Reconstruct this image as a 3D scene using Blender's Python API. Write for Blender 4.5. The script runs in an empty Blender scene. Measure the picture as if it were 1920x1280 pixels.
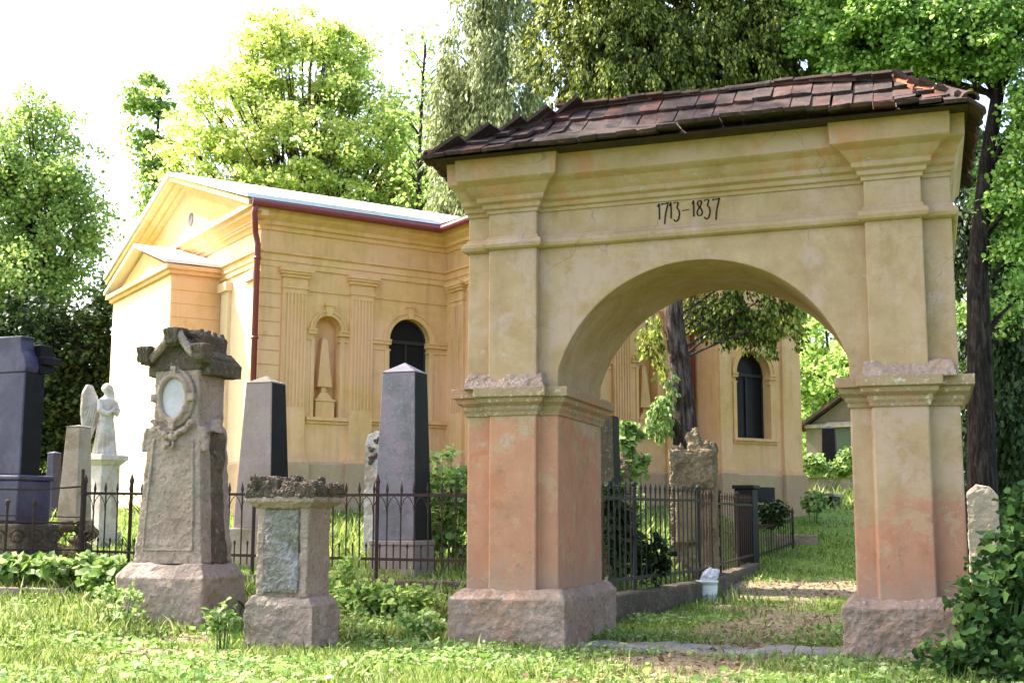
import bpy, bmesh, math, random
import numpy as np
from mathutils import Vector, Matrix
R_ = math.radians
rng = np.random.default_rng(7); random.seed(7)
scn = bpy.context.scene
COL = scn.collection
# ------------------------------------------------------------------ camera
CAM_F, PITCH, ROLL, YAW = 2346.08, 0.14102, 0.00333, -0.31960
CO = Vector((1.75886, -10.19094, 1.05463))
Fh = Vector((math.sin(YAW), math.cos(YAW), 0)); Rh = Vector((math.cos(YAW), -math.sin(YAW), 0))
Fw = Fh*math.cos(PITCH) + Vector((0, 0, math.sin(PITCH)))
Up = Rh.cross(Fw)
R2 = Rh*math.cos(ROLL) + Up*math.sin(ROLL); U2 = -Rh*math.sin(ROLL) + Up*math.cos(ROLL)
cd = bpy.data.cameras.new('camera'); cam = bpy.data.objects.new('camera', cd); COL.objects.link(cam)
m = Matrix((R2, U2, -Fw)).transposed().to_4x4(); m.translation = CO
cam.matrix_world = m
cd.sensor_width = 36; cd.lens = CAM_F/1920*36; cd.clip_end = 2000; cd.clip_start = .05
scn.camera = cam
# ------------------------------------------------------------------ light
SUN_EL, SUN_AZ = R_(48), math.atan2(0.13, -0.99)         # direction towards the sun, from +X counter-clockwise
w = bpy.data.worlds.new('World'); scn.world = w; w.use_nodes = True
nt = w.node_tree; nt.nodes.clear()
sky = nt.nodes.new('ShaderNodeTexSky'); sky.sky_type = 'NISHITA'; sky.sun_disc = False
sky.sun_elevation = SUN_EL; sky.sun_rotation = math.pi/2 - SUN_AZ
sky.air_density = 1.0; sky.dust_density = 4.0; sky.ozone_density = .6
bg = nt.nodes.new('ShaderNodeBackground'); bg.inputs[1].default_value = .15
wo = nt.nodes.new('ShaderNodeOutputWorld')
nt.links.new(sky.outputs[0], bg.inputs[0]); nt.links.new(bg.outputs[0], wo.inputs[0])
sd = bpy.data.lights.new('sun', 'SUN'); so = bpy.data.objects.new('sun', sd); COL.objects.link(so)
sd.energy = 3.4; sd.angle = R_(.5); sd.color = (1, .95, .86)
sdir = Vector((math.cos(SUN_AZ)*math.cos(SUN_EL), math.sin(SUN_AZ)*math.cos(SUN_EL), math.sin(SUN_EL)))
so.rotation_euler = sdir.to_track_quat('Z', 'Y').to_euler()
scn.view_settings.view_transform = 'Standard'; scn.view_settings.look = 'None'
scn.view_settings.exposure = 2.5; scn.view_settings.gamma = 1
scn.cycles.max_bounces = 6; scn.cycles.transparent_max_bounces = 4

# ------------------------------------------------------------------ placing
def zfor(v, s):                       # height seen at pixel row v at horizontal distance s
    t = (640-v)/CAM_F
    return CO.z + s*(t*math.cos(PITCH)+math.sin(PITCH))/(math.cos(PITCH)-t*math.sin(PITCH))
def lat(u, s, z=1.05): return (u-960)/CAM_F*(s*math.cos(PITCH)+(z-CO.z)*math.sin(PITCH))
def W(l, s, z=0): return Vector((CO.x, CO.y, 0)) + Rh*l + Fh*s + Vector((0, 0, z))
def sm(a, b, x):
    t = np.clip((np.asarray(x, float)-a)/(b-a), 0, 1); return t*t*(3-2*t)
LS = [0, 10.8, 13.5, 17, 20, 26, 38, 60, 120, 400]
LZ = [-.1, 0, .26, .70, 1.08, 1.35, 2.1, 3.2, 5.5, 12]
RS = [0, 10.8, 15.8, 20.7, 23, 26, 38, 60, 120, 400]
RZ = [-.05, 0, .09, .28, .78, 1.22, 2.1, 3.2, 5.5, 12]
def fence_l(s): return np.interp(s, [8, 13.2, 15.6, 20.3, 22], [-1.3, .945, 2.33, 3.86, 4.4])
def terrain(l, s):
    l = np.asarray(l, float); s = np.asarray(s, float)
    k = sm(-.75, -.05, l-fence_l(s))
    k = np.where(s > 22, sm(-.75, -.05, l-fence_l(22)-.0), k)
    z = np.interp(s, LS, LZ)*(1-k)+np.interp(s, RS, RZ)*k
    bump = .03*np.sin(l*1.3+s*.7)*np.sin(s*1.1-l*.4)+.015*np.sin(l*3.1+1)*np.sin(s*2.7)
    return z+bump*sm(10.8, 12.5, s)
def gnd(u, s, dz=0):
    z = float(terrain((u-960)/CAM_F*s*.99, s)); l = lat(u, s, z)
    return W(l, s, float(terrain(l, s))+dz)

# ------------------------------------------------------------------ mesh builder
class MB:
    def __init__(s): s.v = []; s.f = []
    def add(s, vs, fs):
        n = len(s.v); s.v += [tuple(p) for p in vs]; s.f += [tuple(i+n for i in f) for f in fs]; return s
    def box(s, x0, x1, y0, y1, z0, z1):
        return s.add([(x0,y0,z0),(x1,y0,z0),(x1,y1,z0),(x0,y1,z0),(x0,y0,z1),(x1,y0,z1),(x1,y1,z1),(x0,y1,z1)],
                     [(0,3,2,1),(4,5,6,7),(0,1,5,4),(1,2,6,5),(2,3,7,6),(3,0,4,7)])
    def frus(s, a, z0, b, z1):          # a,b = (x0,x1,y0,y1)
        return s.add([(a[0],a[2],z0),(a[1],a[2],z0),(a[1],a[3],z0),(a[0],a[3],z0),(b[0],b[2],z1),(b[1],b[2],z1),(b[1],b[3],z1),(b[0],b[3],z1)],
                     [(0,3,2,1),(4,5,6,7),(0,1,5,4),(1,2,6,5),(2,3,7,6),(3,0,4,7)])
    def pr_y(s, poly, y0, y1):          # polygon in x,z extruded along y
        n = len(poly)
        return s.add([(x,y0,z) for x,z in poly]+[(x,y1,z) for x,z in poly],
                     [tuple(range(n)), tuple(range(2*n-1, n-1, -1))]+[(i,(i+1)%n,n+(i+1)%n,n+i) for i in range(n)])
    def pr_z(s, poly, z0, z1):
        n = len(poly)
        return s.add([(x,y,z0) for x,y in poly]+[(x,y,z1) for x,y in poly],
                     [tuple(range(n-1,-1,-1)), tuple(range(n,2*n))]+[(i,(i+1)%n,n+(i+1)%n,n+i) for i in range(n)])
    def pr_x(s, poly, x0, x1):          # polygon in y,z
        n = len(poly)
        return s.add([(x0,y,z) for y,z in poly]+[(x1,y,z) for y,z in poly],
                     [tuple(range(n)), tuple(range(2*n-1, n-1, -1))]+[(i,(i+1)%n,n+(i+1)%n,n+i) for i in range(n)])
    def tube(s, pts, rad, n=6, cap=True):
        pts = [Vector(p) for p in pts]
        if not hasattr(rad, '__len__'): rad = [rad]*len(pts)
        vs = []; fs = []
        prev = None
        for i, p in enumerate(pts):
            d = (pts[min(i+1, len(pts)-1)]-pts[max(i-1, 0)]).normalized()
            if prev is None:
                a = Vector((0,0,1)) if abs(d.z) < .9 else Vector((1,0,0))
                x = d.cross(a).normalized()
            else: x = (prev-d*prev.dot(d)).normalized()
            prev = x; y = d.cross(x)
            for k in range(n):
                t = 2*math.pi*k/n; vs.append(p+(x*math.cos(t)+y*math.sin(t))*rad[i])
        for i in range(len(pts)-1):
            for k in range(n):
                fs.append((i*n+k, i*n+(k+1)%n, (i+1)*n+(k+1)%n, (i+1)*n+k))
        if cap: fs += [tuple(range(n-1,-1,-1)), tuple(range((len(pts)-1)*n, len(pts)*n))]
        return s.add(vs, fs)
    def lathe(s, prof, n=20, c=(0,0), sx=1, sy=1):
        vs = []; fs = []
        for r, z in prof:
            for k in range(n):
                t = 2*math.pi*k/n; vs.append((c[0]+r*sx*math.cos(t), c[1]+r*sy*math.sin(t), z))
        for i in range(len(prof)-1):
            for k in range(n): fs.append((i*n+k, i*n+(k+1)%n, (i+1)*n+(k+1)%n, (i+1)*n+k))
        fs += [tuple(range(n-1,-1,-1)), tuple(range((len(prof)-1)*n, len(prof)*n))]
        return s.add(vs, fs)
    def sweep(s, prof, path, closed=True):
        """prof: closed polygon of (out, z); path: plan points, outward is to the right when walking (counter-clockwise loop)"""
        P = [Vector((a[0], a[1])) for a in path]; n = len(P); m_ = len(prof); vs = []; fs = []
        def nrm(a, b): d = (b-a).normalized(); return Vector((d.y, -d.x))
        for i in range(n):
            if closed: n1 = nrm(P[i-1], P[i]); n2 = nrm(P[i], P[(i+1)%n])
            else:
                n1 = nrm(P[max(i-1,0)], P[max(i,1)]); n2 = nrm(P[min(i,n-2)], P[min(i+1,n-1)])
            mt = (n1+n2); mt = mt/max(mt.dot(n1), .2) if mt.length > 1e-6 else n1
            for o, z in prof: q = P[i]+mt*o; vs.append((q.x, q.y, z))
        for i in range(n if closed else n-1):
            j = (i+1) % n
            for k in range(m_):
                fs.append((i*m_+k, j*m_+k, j*m_+(k+1)%m_, i*m_+(k+1)%m_))
        if not closed: fs += [tuple(range(m_)), tuple(range(n*m_-1, (n-1)*m_-1, -1))]
        return s.add(vs, fs)
    def ring(s, cx, cz, r0, r1, y0, y1, a0=0, a1=math.pi, n=20):   # arched band facing y
        vs = []; fs = []
        for i in range(n+1):
            t = a0+(a1-a0)*i/n
            for r, y in ((r0,y0),(r1,y0),(r1,y1),(r0,y1)): vs.append((cx+r*math.cos(t), y, cz+r*math.sin(t)))
        for i in range(n):
            for k in range(4): fs.append((i*4+k, i*4+(k+1)%4, (i+1)*4+(k+1)%4, (i+1)*4+k))
        fs += [(0,1,2,3), (n*4+3,n*4+2,n*4+1,n*4)]
        return s.add(vs, fs)
    def blob(s, c, r, seed=0, amp=.25, n=2):
        b = bmesh.new(); bmesh.ops.create_icosphere(b, subdivisions=n, radius=1)
        rr = np.random.default_rng(seed); ph = rr.uniform(0, 6, 6)
        vs = []
        for v in b.verts:
            p = v.co; k = 1+amp*(math.sin(3*p.x+ph[0])*math.sin(3*p.y+ph[1])+.5*math.sin(6*p.z+ph[2])*math.sin(5*p.x+ph[3]))
            vs.append((c[0]+p.x*r[0]*k, c[1]+p.y*r[1]*k, c[2]+p.z*r[2]*k))
        fs = [tuple(x.index for x in f.verts) for f in b.faces]; b.free()
        return s.add(vs, fs)

GATE_SAG = [False]
def settle(p):      # the old wall has sunk a little towards its left end
    x, y, z = p; return (x, y, z-.016*max(0, z-2.3)*(1.35-x)/2.7*1.5) if z > 2.3 else (x, y, z)
def link(name, mb, mat, parent=None, smooth=False, bevel=0, vox=0, disp=0, dscale=.15, dz=0, disp2=0, rnd=False):
    me = bpy.data.meshes.new(name)
    v = mb.v if not dz else [(a, b, c+dz) for a, b, c in mb.v]
    if GATE_SAG[0]: v = [settle(p) for p in v]
    me.from_pydata(v, [], mb.f)
    b = bmesh.new(); b.from_mesh(me); bmesh.ops.recalc_face_normals(b, faces=b.faces); b.to_mesh(me); b.free()
    for k_ in (mat if isinstance(mat, list) else [mat]): me.materials.append(k_)
    if getattr(mb, 'mi', None): me.polygons.foreach_set('material_index', mb.mi)
    o = bpy.data.objects.new(name, me); COL.objects.link(o)
    if parent: o.parent = parent
    if bevel:
        q = o.modifiers.new('bevel', 'BEVEL'); q.width = bevel; q.segments = 2; q.limit_method = 'ANGLE'
    if vox:
        q = o.modifiers.new('remesh', 'REMESH'); q.mode = 'VOXEL'; q.voxel_size = vox; q.use_smooth_shade = rnd
        for k, (st, sc) in enumerate(((disp, dscale), (disp2, dscale*.3))):
            if not st: continue
            t = bpy.data.textures.new('n', 'CLOUDS'); t.noise_scale = sc; t.noise_depth = 3
            q = o.modifiers.new('disp%d' % k, 'DISPLACE'); q.texture = t; q.strength = st; q.mid_level = .5
            q.texture_coords = 'LOCAL' if k else 'GLOBAL'
    if smooth:
        for p in me.polygons: p.use_smooth = True
    return o
def npmesh(name, V, quads, mat, parent=None, smooth=False):
    me = bpy.data.meshes.new(name); n = len(quads); k = quads.shape[1]
    me.vertices.add(len(V)); me.vertices.foreach_set('co', np.ascontiguousarray(V, np.float32).ravel())
    me.loops.add(n*k); me.loops.foreach_set('vertex_index', np.ascontiguousarray(quads, np.int32).ravel())
    me.polygons.add(n); me.polygons.foreach_set('loop_start', np.arange(0, n*k, k, dtype=np.int32))
    me.polygons.foreach_set('loop_total', np.full(n, k, np.int32))
    me.update(calc_edges=True); me.materials.append(mat)
    if smooth: me.polygons.foreach_set('use_smooth', np.ones(n, bool))
    o = bpy.data.objects.new(name, me); COL.objects.link(o)
    if parent: o.parent = parent
    return o
def tag(o, label, cat=None, group=None, kind=None):
    if label: o['label'] = label
    if cat: o['category'] = cat
    if group: o['group'] = group
    if kind: o['kind'] = kind
    return o
def thing(name, label, cat, loc, rz=0, group=None):
    o = bpy.data.objects.new(name, None); COL.objects.link(o); o.location = loc; o.rotation_euler = (0, 0, rz)
    o.empty_display_size = .1
    return tag(o, label, cat, group)

# ------------------------------------------------------------------ materials
def nodes(name):
    m = bpy.data.materials.new(name); m.use_nodes = True; t = m.node_tree; t.nodes.clear()
    o = t.nodes.new('ShaderNodeOutputMaterial'); return m, t, o
def N(t, k, **kw):
    n = t.nodes.new('ShaderNode'+k)
    for a, b in kw.items():
        if a.startswith('i'): n.inputs[int(a[1:])].default_value = b
        else: setattr(n, a, b)
    return n
def noise(t, co, scale, detail=6, rough=.6, dist=0):
    n = N(t, 'TexNoise'); n.inputs['Scale'].default_value = scale; n.inputs['Detail'].default_value = detail
    n.inputs['Roughness'].default_value = rough; n.inputs['Distortion'].default_value = dist
    t.links.new(co, n.inputs['Vector']); return n.outputs['Fac']
def ramp(t, fac, stops):
    r = N(t, 'ValToRGB'); e = r.color_ramp.elements
    while len(e) < len(stops): e.new(.5)
    for k, (p, c) in enumerate(stops):
        e[k].position = p; e[k].color = (*c, 1) if hasattr(c, '__len__') else (c, c, c, 1)
    t.links.new(fac, r.inputs[0]); return r.outputs[0]
def mix(t, fac, a, b):
    n = N(t, 'MixRGB')
    for i, x in enumerate((fac, a, b)):
        if hasattr(x, 'links'): t.links.new(x, n.inputs[i])
        elif hasattr(x, '__len__'): n.inputs[i].default_value = (*x, 1)
        else: n.inputs[i].default_value = x
    return n.outputs[0]
def mth(t, op, a, b=None, c=None):
    n = N(t, 'Math', operation=op)
    for i, x in enumerate((a, b, c)):
        if x is None: continue
        if hasattr(x, 'links'): t.links.new(x, n.inputs[i])
        else: n.inputs[i].default_value = x
    return n.outputs[0]
def coords(t, world=True):
    if world:
        g = N(t, 'NewGeometry'); return g.outputs['Position']
    return N(t, 'TexCoord').outputs['Object']
def finish(t, o, col, rough=.9, bumps=(), spec=.2, metal=0):
    p = N(t, 'BsdfPrincipled'); t.links.new(col, p.inputs['Base Color']) if hasattr(col, 'links') else setattr(p.inputs['Base Color'], 'default_value', (*col, 1))
    if hasattr(rough, 'links'): t.links.new(rough, p.inputs['Roughness'])
    else: p.inputs['Roughness'].default_value = rough
    p.inputs['Specular IOR Level'].default_value = spec; p.inputs['Metallic'].default_value = metal
    last = None
    for h, st, d in bumps:
        b = N(t, 'Bump'); b.inputs['Strength'].default_value = st; b.inputs['Distance'].default_value = d
        t.links.new(h, b.inputs['Height'])
        if last: t.links.new(last, b.inputs['Normal'])
        last = b.outputs[0]
    if last: t.links.new(last, p.inputs['Normal'])
    t.links.new(p.outputs[0], o.inputs[0])
def stone(name, c1, c2, c3=None, scale=3, patch=1.2, bump=.5, rough=.9, bd=.02, spots=None, spec=.2):
    m, t, o = nodes(name); co = coords(t)
    a = noise(t, co, scale, 8, .7); f = noise(t, co, scale*9, 6, .75)
    col = ramp(t, a, [(.32, c1), (.68, c2)])
    if c3: col = mix(t, ramp(t, noise(t, co, patch, 5, .65, .4), [(.50, 0), (.62, 1)]), col, c3)
    col = mix(t, ramp(t, f, [(.35, .35), (.65, 0)]), col, tuple(x*.62 for x in c1))
    if spots: col = mix(t, ramp(t, noise(t, co, 22, 3, .6), [(.60, 0), (.68, .8)]), col, spots)
    finish(t, o, col, rough, [(a, bump, bd*2), (f, bump, bd)], spec)
    return m
def plain(name, c, rough=.6, spec=.4, metal=0, var=.25):
    m, t, o = nodes(name); co = coords(t); a = noise(t, co, 8, 5)
    col = mix(t, a, tuple(x*(1-var) for x in c), tuple(min(1, x*(1+var)) for x in c))
    finish(t, o, col, rough, [(noise(t, co, 40), .15, .005)], spec, metal); return m
def leafmat(name, cols, trans=.45, tcol=1.25, rough=.6):
    m, t, o = nodes(name); g = N(t, 'NewGeometry')
    a = noise(t, g.outputs['Position'], .55, 3)
    fac = mth(t, 'ADD', mth(t, 'MULTIPLY', g.outputs['Random Per Island'], .62), mth(t, 'MULTIPLY', a, .5))
    n = len(cols); col = ramp(t, fac, [(.15+.7*i/(n-1), c) for i, c in enumerate(cols)])
    p = N(t, 'BsdfPrincipled'); t.links.new(col, p.inputs['Base Color']); p.inputs['Roughness'].default_value = rough
    p.inputs['Specular IOR Level'].default_value = .2
    tr = N(t, 'BsdfTranslucent'); t.links.new(mix(t, 1.0, col, col), tr.inputs[0])
    hs = N(t, 'HueSaturation'); hs.inputs['Hue'].default_value = .485; hs.inputs['Saturation'].default_value = 1.0; hs.inputs['Value'].default_value = tcol
    t.links.new(col, hs.inputs['Color']); t.links.new(hs.outputs[0], tr.inputs[0])
    mx = N(t, 'MixShader'); mx.inputs[0].default_value = trans
    t.links.new(p.outputs[0], mx.inputs[1]); t.links.new(tr.outputs[0], mx.inputs[2]); t.links.new(mx.outputs[0], o.inputs[0])
    return m

def gate_plaster():
    m, t, o = nodes('gate_plaster'); co = coords(t)
    sep = N(t, 'SeparateXYZ'); t.links.new(co, sep.inputs[0]); z = sep.outputs[2]
    big = noise(t, co, 1.1, 6, .62, .5); mid = noise(t, co, 4.0, 8, .7); fine = noise(t, co, 40, 5, .7)
    base = ramp(t, mid, [(.3, (.295, .192, .104)), (.5, (.350, .236, .136)), (.72, (.405, .282, .172))])
    base = mix(t, ramp(t, noise(t, co, 1.4, 8, .72, .3), [(.50, 0), (.58, .75)]), base, (.40, .275, .215)); base = mix(t, ramp(t, noise(t, co, 2.3, 8, .7, .5), [(.55, 0), (.66, .6)]), base, (.27, .175, .075))   # greyer washed patches
    # salmon undercoat showing on the lower piers
    low = mth(t, 'ADD', mth(t, 'MULTIPLY', mth(t, 'SUBTRACT', 1.95, z), .36), big)
    right = mth(t, 'MULTIPLY', mth(t, 'GREATER_THAN', sep.outputs[0], 0), -.20)
    low = mth(t, 'ADD', low, right); low = mth(t, 'ADD', low, mth(t, 'MULTIPLY', mth(t, 'SUBTRACT', noise(t, co, 6, 9, .75), .5), .50))
    salmon = ramp(t, mid, [(.3, (.34, .160, .095)), (.7, (.43, .215, .130))])
    mask = mth(t, 'MULTIPLY', ramp(t, low, [(.50, 0), (.56, 1)]), mth(t, 'LESS_THAN', z, 2.13))
    col = mix(t, mask, base, salmon)
    keep = ramp(t, noise(t, co, 3.4, 9, .72, .2), [(.56, 0), (.585, .7)])
    col = mix(t, mth(t, 'MULTIPLY', mask, keep), col, (.385, .255, .15))
    deep = ramp(t, noise(t, co, 2.0, 9, .75, .4), [(.57, 0), (.60, .6)])
    col = mix(t, mth(t, 'MULTIPLY', mask, deep), col, (.36, .145, .075))
    foot = mth(t, 'ADD', mth(t, 'MULTIPLY', mth(t, 'SUBTRACT', .78, z), 1.4), noise(t, co, 5, 8, .7))
    col = mix(t, ramp(t, foot, [(.62, 0), (.85, .6)]), col, (.30, .21, .155))
    # rosy rubbed patches high on the cornice
    hi = mth(t, 'MULTIPLY', ramp(t, noise(t, co, 2.6, 6, .7, .6), [(.52, 0), (.62, .75)]), mth(t, 'GREATER_THAN', z, 3.74))
    col = mix(t, hi, col, (.40, .19, .10))
    # knocked-off grey spots and dark run marks
    spots = mth(t, 'MULTIPLY', ramp(t, noise(t, co, 5.5, 8, .75), [(.64, 0), (.67, 1)]), ramp(t, low, [(.42, 0), (.6, 1)]))
    col = mix(t, spots, col, (.30, .225, .165))
    dark = ramp(t, noise(t, co, 2.2, 9, .8, .2), [(.55, 0), (.70, .55)])
    col = mix(t, dark, col, (.20, .13, .075))
    mp = N(t, 'Mapping'); t.links.new(co, mp.inputs[0]); mp.inputs['Scale'].default_value = (5, 5, .45)
    runs = ramp(t, noise(t, mp.outputs[0], 1.6, 6, .65), [(.54, 0), (.72, .38)])
    col = mix(t, runs, col, (.24, .18, .10))
    vo = N(t, 'TexVoronoi', feature='DISTANCE_TO_EDGE'); vo.inputs['Scale'].default_value = 1.5
    mv = N(t, 'MixRGB', blend_type='ADD'); mv.inputs[0].default_value = .35; t.links.new(co, mv.inputs[1])
    nz = N(t, 'TexNoise'); nz.inputs['Scale'].default_value = 3; t.links.new(co, nz.inputs['Vector']); t.links.new(nz.outputs['Color'], mv.inputs[2])
    t.links.new(mv.outputs[0], vo.inputs['Vector'])
    chip = mth(t, 'MULTIPLY', ramp(t, noise(t, co, 3.1, 10, .78, .3), [(.615, 0), (.63, 1)]), ramp(t, noise(t, co, .9, 3), [(.42, .15), (.6, 1)]))
    col = mix(t, mth(t, 'MULTIPLY', chip, .8), col, (.43, .36, .27))
    crack = mth(t, 'MULTIPLY', ramp(t, vo.outputs[0], [(.0, .5), (.006, 0)]), ramp(t, noise(t, co, 1.3, 2), [(.52, 0), (.6, 1)]))
    col = mix(t, crack, col, (.10, .075, .05))
    finish(t, o, col, .93, [(mid, .35, .03), (fine, .35, .006), (spots, .6, -.012), (chip, .6, -.008)], .12)
    return m
def chapel_paint():
    m, t, o = nodes('chapel_ochre'); co = coords(t)
    a = noise(t, co, .7, 5, .6); b = noise(t, co, 5, 7, .65)
    col = ramp(t, b, [(.3, (.64, .37, .15)), (.7, (.76, .455, .20))])
    sep = N(t, 'SeparateXYZ'); t.links.new(co, sep.inputs[0])
    col = mix(t, ramp(t, a, [(.42, 0), (.58, .7)]), col, (.80, .47, .28))
    col = mix(t, ramp(t, noise(t, co, 2.4, 9, .75, .3), [(.56, 0), (.66, .45)]), col, (.50, .30, .12))
    mp = N(t, 'Mapping'); t.links.new(co, mp.inputs[0]); mp.inputs['Scale'].default_value = (4, 4, .4)
    col = mix(t, ramp(t, noise(t, mp.outputs[0], 1.5, 6, .65), [(.50, 0), (.72, .45)]), col, (.44, .25, .10))
    pl = mth(t, 'ADD', mth(t, 'MULTIPLY', mth(t, 'SUBTRACT', 2.5, sep.outputs[2]), .5), noise(t, co, 1.6, 6))
    col = mix(t, ramp(t, pl, [(.66, 0), (.85, .6)]), col, (.62, .36, .25))
    finish(t, o, col, .9, [(b, .2, .02), (noise(t, co, 50), .2, .004)], .1)
    return m
M = {}
M['gate'] = gate_plaster()
M['gate_base'] = stone('gate_plinth_stone', (.29, .20, .145), (.45, .325, .25), (.40, .25, .17), 4, 1.6, .8, bd=.03, spots=(.42, .40, .36))
M['impost'] = stone('impost_render', (.27, .185, .11), (.37, .26, .155), (.40, .20, .12), 4, 2.0, .6, spots=(.50, .45, .36))
M['chapel'] = chapel_paint()
M['front'] = stone('chapel_front_sunlit', (.74, .52, .32), (.80, .60, .40), None, 3, 1, .15)  # ochre paled so the sunlit front washes out to white
M['chapel_stone'] = stone('chapel_plinth_stone', (.42, .285, .165), (.54, .38, .23), (.48, .29, .18), 2.5, 1, .3)
M['white_metal'] = plain('pale_roof_metal', (.72, .72, .74), .45, .5, .2, .08)
M['red_metal'] = plain('maroon_gutter_paint', (.19, .028, .03), .4, .5, 0, .25)
M['glass_dark'] = plain('black_window', (.012, .012, .014), .35, .12)
M['tile'] = stone('old_roof_tile', (.030, .019, .016), (.068, .042, .034), (.095, .046, .034), 5, 2.6, .6, bd=.01, spots=(.085, .07, .055))
M['tile_red'] = stone('orange_ridge_tile', (.24, .07, .03), (.36, .12, .055), (.07, .035, .025), 7, 5, .5, bd=.01)
M['ridge'] = stone('ridge_tile_clay', (.045, .022, .018), (.13, .045, .032), (.03, .022, .018), 6, 4, .5, bd=.01)
M['wood'] = stone('dark_eave_wood', (.03, .02, .014), (.07, .045, .03), None, 6, 2, .5)
M['ink'] = plain('black_paint', (.02, .017, .014), .8, .1)
M['tomb'] = stone('weathered_tomb_sandstone', (.32, .23, .18), (.50, .375, .305), (.34, .28, .21), 3.2, 2.4, .9, bd=.035, spots=(.17, .14, .11))
M['tomb_dark'] = stone('mossy_brown_stone', (.085, .06, .042), (.19, .14, .10), (.10, .085, .052), 4, 3, .9, bd=.03, spots=(.25, .22, .17))
M['marble'] = stone('grey_marble', (.36, .33, .34), (.50, .46, .47), None, 4, 2, .15, .5)
M['panel'] = stone('greenish_panel', (.18, .17, .13), (.36, .33, .28), (.36, .34, .36), 5, 4, .9, bd=.03, spots=(.26, .30, .22))
M['granite_grey'] = stone('grey_granite', (.10, .088, .092), (.21, .185, .19), (.23, .165, .185), 3, 2.2, .25, .38, spots=(.22, .21, .22), spec=.35)
M['granite_pink'] = stone('pinkish_granite', (.25, .185, .155), (.32, .245, .21), (.34, .26, .235), 3, 1.6, .25, .7)
M['granite_black'] = stone('polished_black_granite', (.006, .005, .006), (.014, .012, .013), None, 6, 2, .1, .55, spec=.12)  # black stone; also laid over right flanks as their shade
M['granite_violet'] = stone('slate_blue_granite', (.034, .027, .055), (.058, .048, .090), (.075, .062, .10), 2.4, 1.5, .15, .45, spec=.25)
M['pale_stone'] = stone('pale_stone', (.32, .25, .18), (.46, .38, .29), (.27, .21, .13), 4, 2.4, .6, bd=.02)
M['white_stone'] = stone('white_marble_stone', (.50, .42, .36), (.68, .59, .51), (.40, .31, .23), 5, 3.5, .5)
M['rock'] = stone('beige_rock', (.25, .18, .10), (.40, .30, .18), (.18, .135, .075), 5, 3, 1, bd=.04, spots=(.15, .12, .08))
M['iron'] = stone('rusty_iron', (.030, .018, .014), (.075, .040, .028), (.045, .030, .028), 12, 6, .4, .7, bd=.004)
M['iron_black'] = plain('black_iron', (.026, .023, .022), .6, .3)
def bark(name, c1, c2, c3):
    m, t, o = nodes(name); co = coords(t); mp = N(t, 'Mapping'); t.links.new(co, mp.inputs[0]); mp.inputs['Scale'].default_value = (1, 1, .16)
    a = noise(t, mp.outputs[0], 22, 8, .7, .6); b = noise(t, co, 3.5, 5, .6)
    col = ramp(t, a, [(.36, c1), (.5, c2), (.66, c3)]); col = mix(t, ramp(t, b, [(.45, 0), (.65, .6)]), col, c1)
    finish(t, o, col, .95, [(a, 1, .06), (noise(t, co, 45), .5, .01)], .1); return m
M['bark'] = bark('rough_bark', (.020, .013, .010), (.085, .06, .048), (.21, .165, .145))
M['bark_dark'] = bark('dark_bark', (.008, .006, .005), (.03, .022, .018), (.08, .062, .05))
M['plastic'] = plain('white_plastic', (.70, .70, .68), .4, .5, 0, .08)
M['label'] = plain('magenta_label', (.55, .03, .16), .5)
M['bag'] = plain('grey_plastic_bag', (.52, .53, .56), .35, .5, 0, .3)
M['house'] = stone('house_render', (.15, .11, .07), (.21, .16, .11), None, 2, 1, .2)
M['slab'] = stone('grey_threshold_slab', (.20, .185, .17), (.34, .315, .29), (.28, .22, .16), 4, 3, .7, bd=.02)
M['stem'] = plain('green_stem', (.10, .16, .04), .7, .2)
M['vent'] = plain('grey_vent', (.10, .10, .11), .8, .1)
M['shutter'] = plain('dull_green_shutter', (.07, .085, .05), .7, .2)
M['lf_maple'] = leafmat('maple_leaves', [(.07, .14, .025), (.18, .29, .05), (.34, .42, .10), (.55, .56, .22)], .6, 1.7)
M['lf_light'] = leafmat('linden_leaves', [(.04, .09, .02), (.12, .22, .04), (.24, .36, .09), (.36, .44, .14)], .45, 1.4)
M['lf_grey'] = leafmat('cypress_leaves', [(.07, .09, .03), (.17, .21, .075), (.38, .41, .18)], .35)
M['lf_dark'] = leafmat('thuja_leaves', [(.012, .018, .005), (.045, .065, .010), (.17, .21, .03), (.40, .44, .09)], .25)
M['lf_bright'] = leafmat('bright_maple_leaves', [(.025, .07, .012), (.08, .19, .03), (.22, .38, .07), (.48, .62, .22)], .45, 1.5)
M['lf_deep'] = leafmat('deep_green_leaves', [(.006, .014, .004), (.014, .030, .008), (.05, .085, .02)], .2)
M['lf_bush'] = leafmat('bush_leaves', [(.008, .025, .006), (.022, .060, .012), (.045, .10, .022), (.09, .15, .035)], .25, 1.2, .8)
M['lf_weed'] = leafmat('weed_leaves', [(.04, .10, .015), (.12, .23, .04), (.25, .36, .10), (.36, .42, .20)], .4)
M['grass'] = leafmat('grass_blades', [(.03, .06, .01), (.10, .17, .025), (.22, .29, .055), (.40, .42, .20)], .35)
M['litter'] = leafmat('dead_leaves', [(.10, .06, .035), (.20, .13, .07), (.32, .22, .13)], .1)

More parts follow.
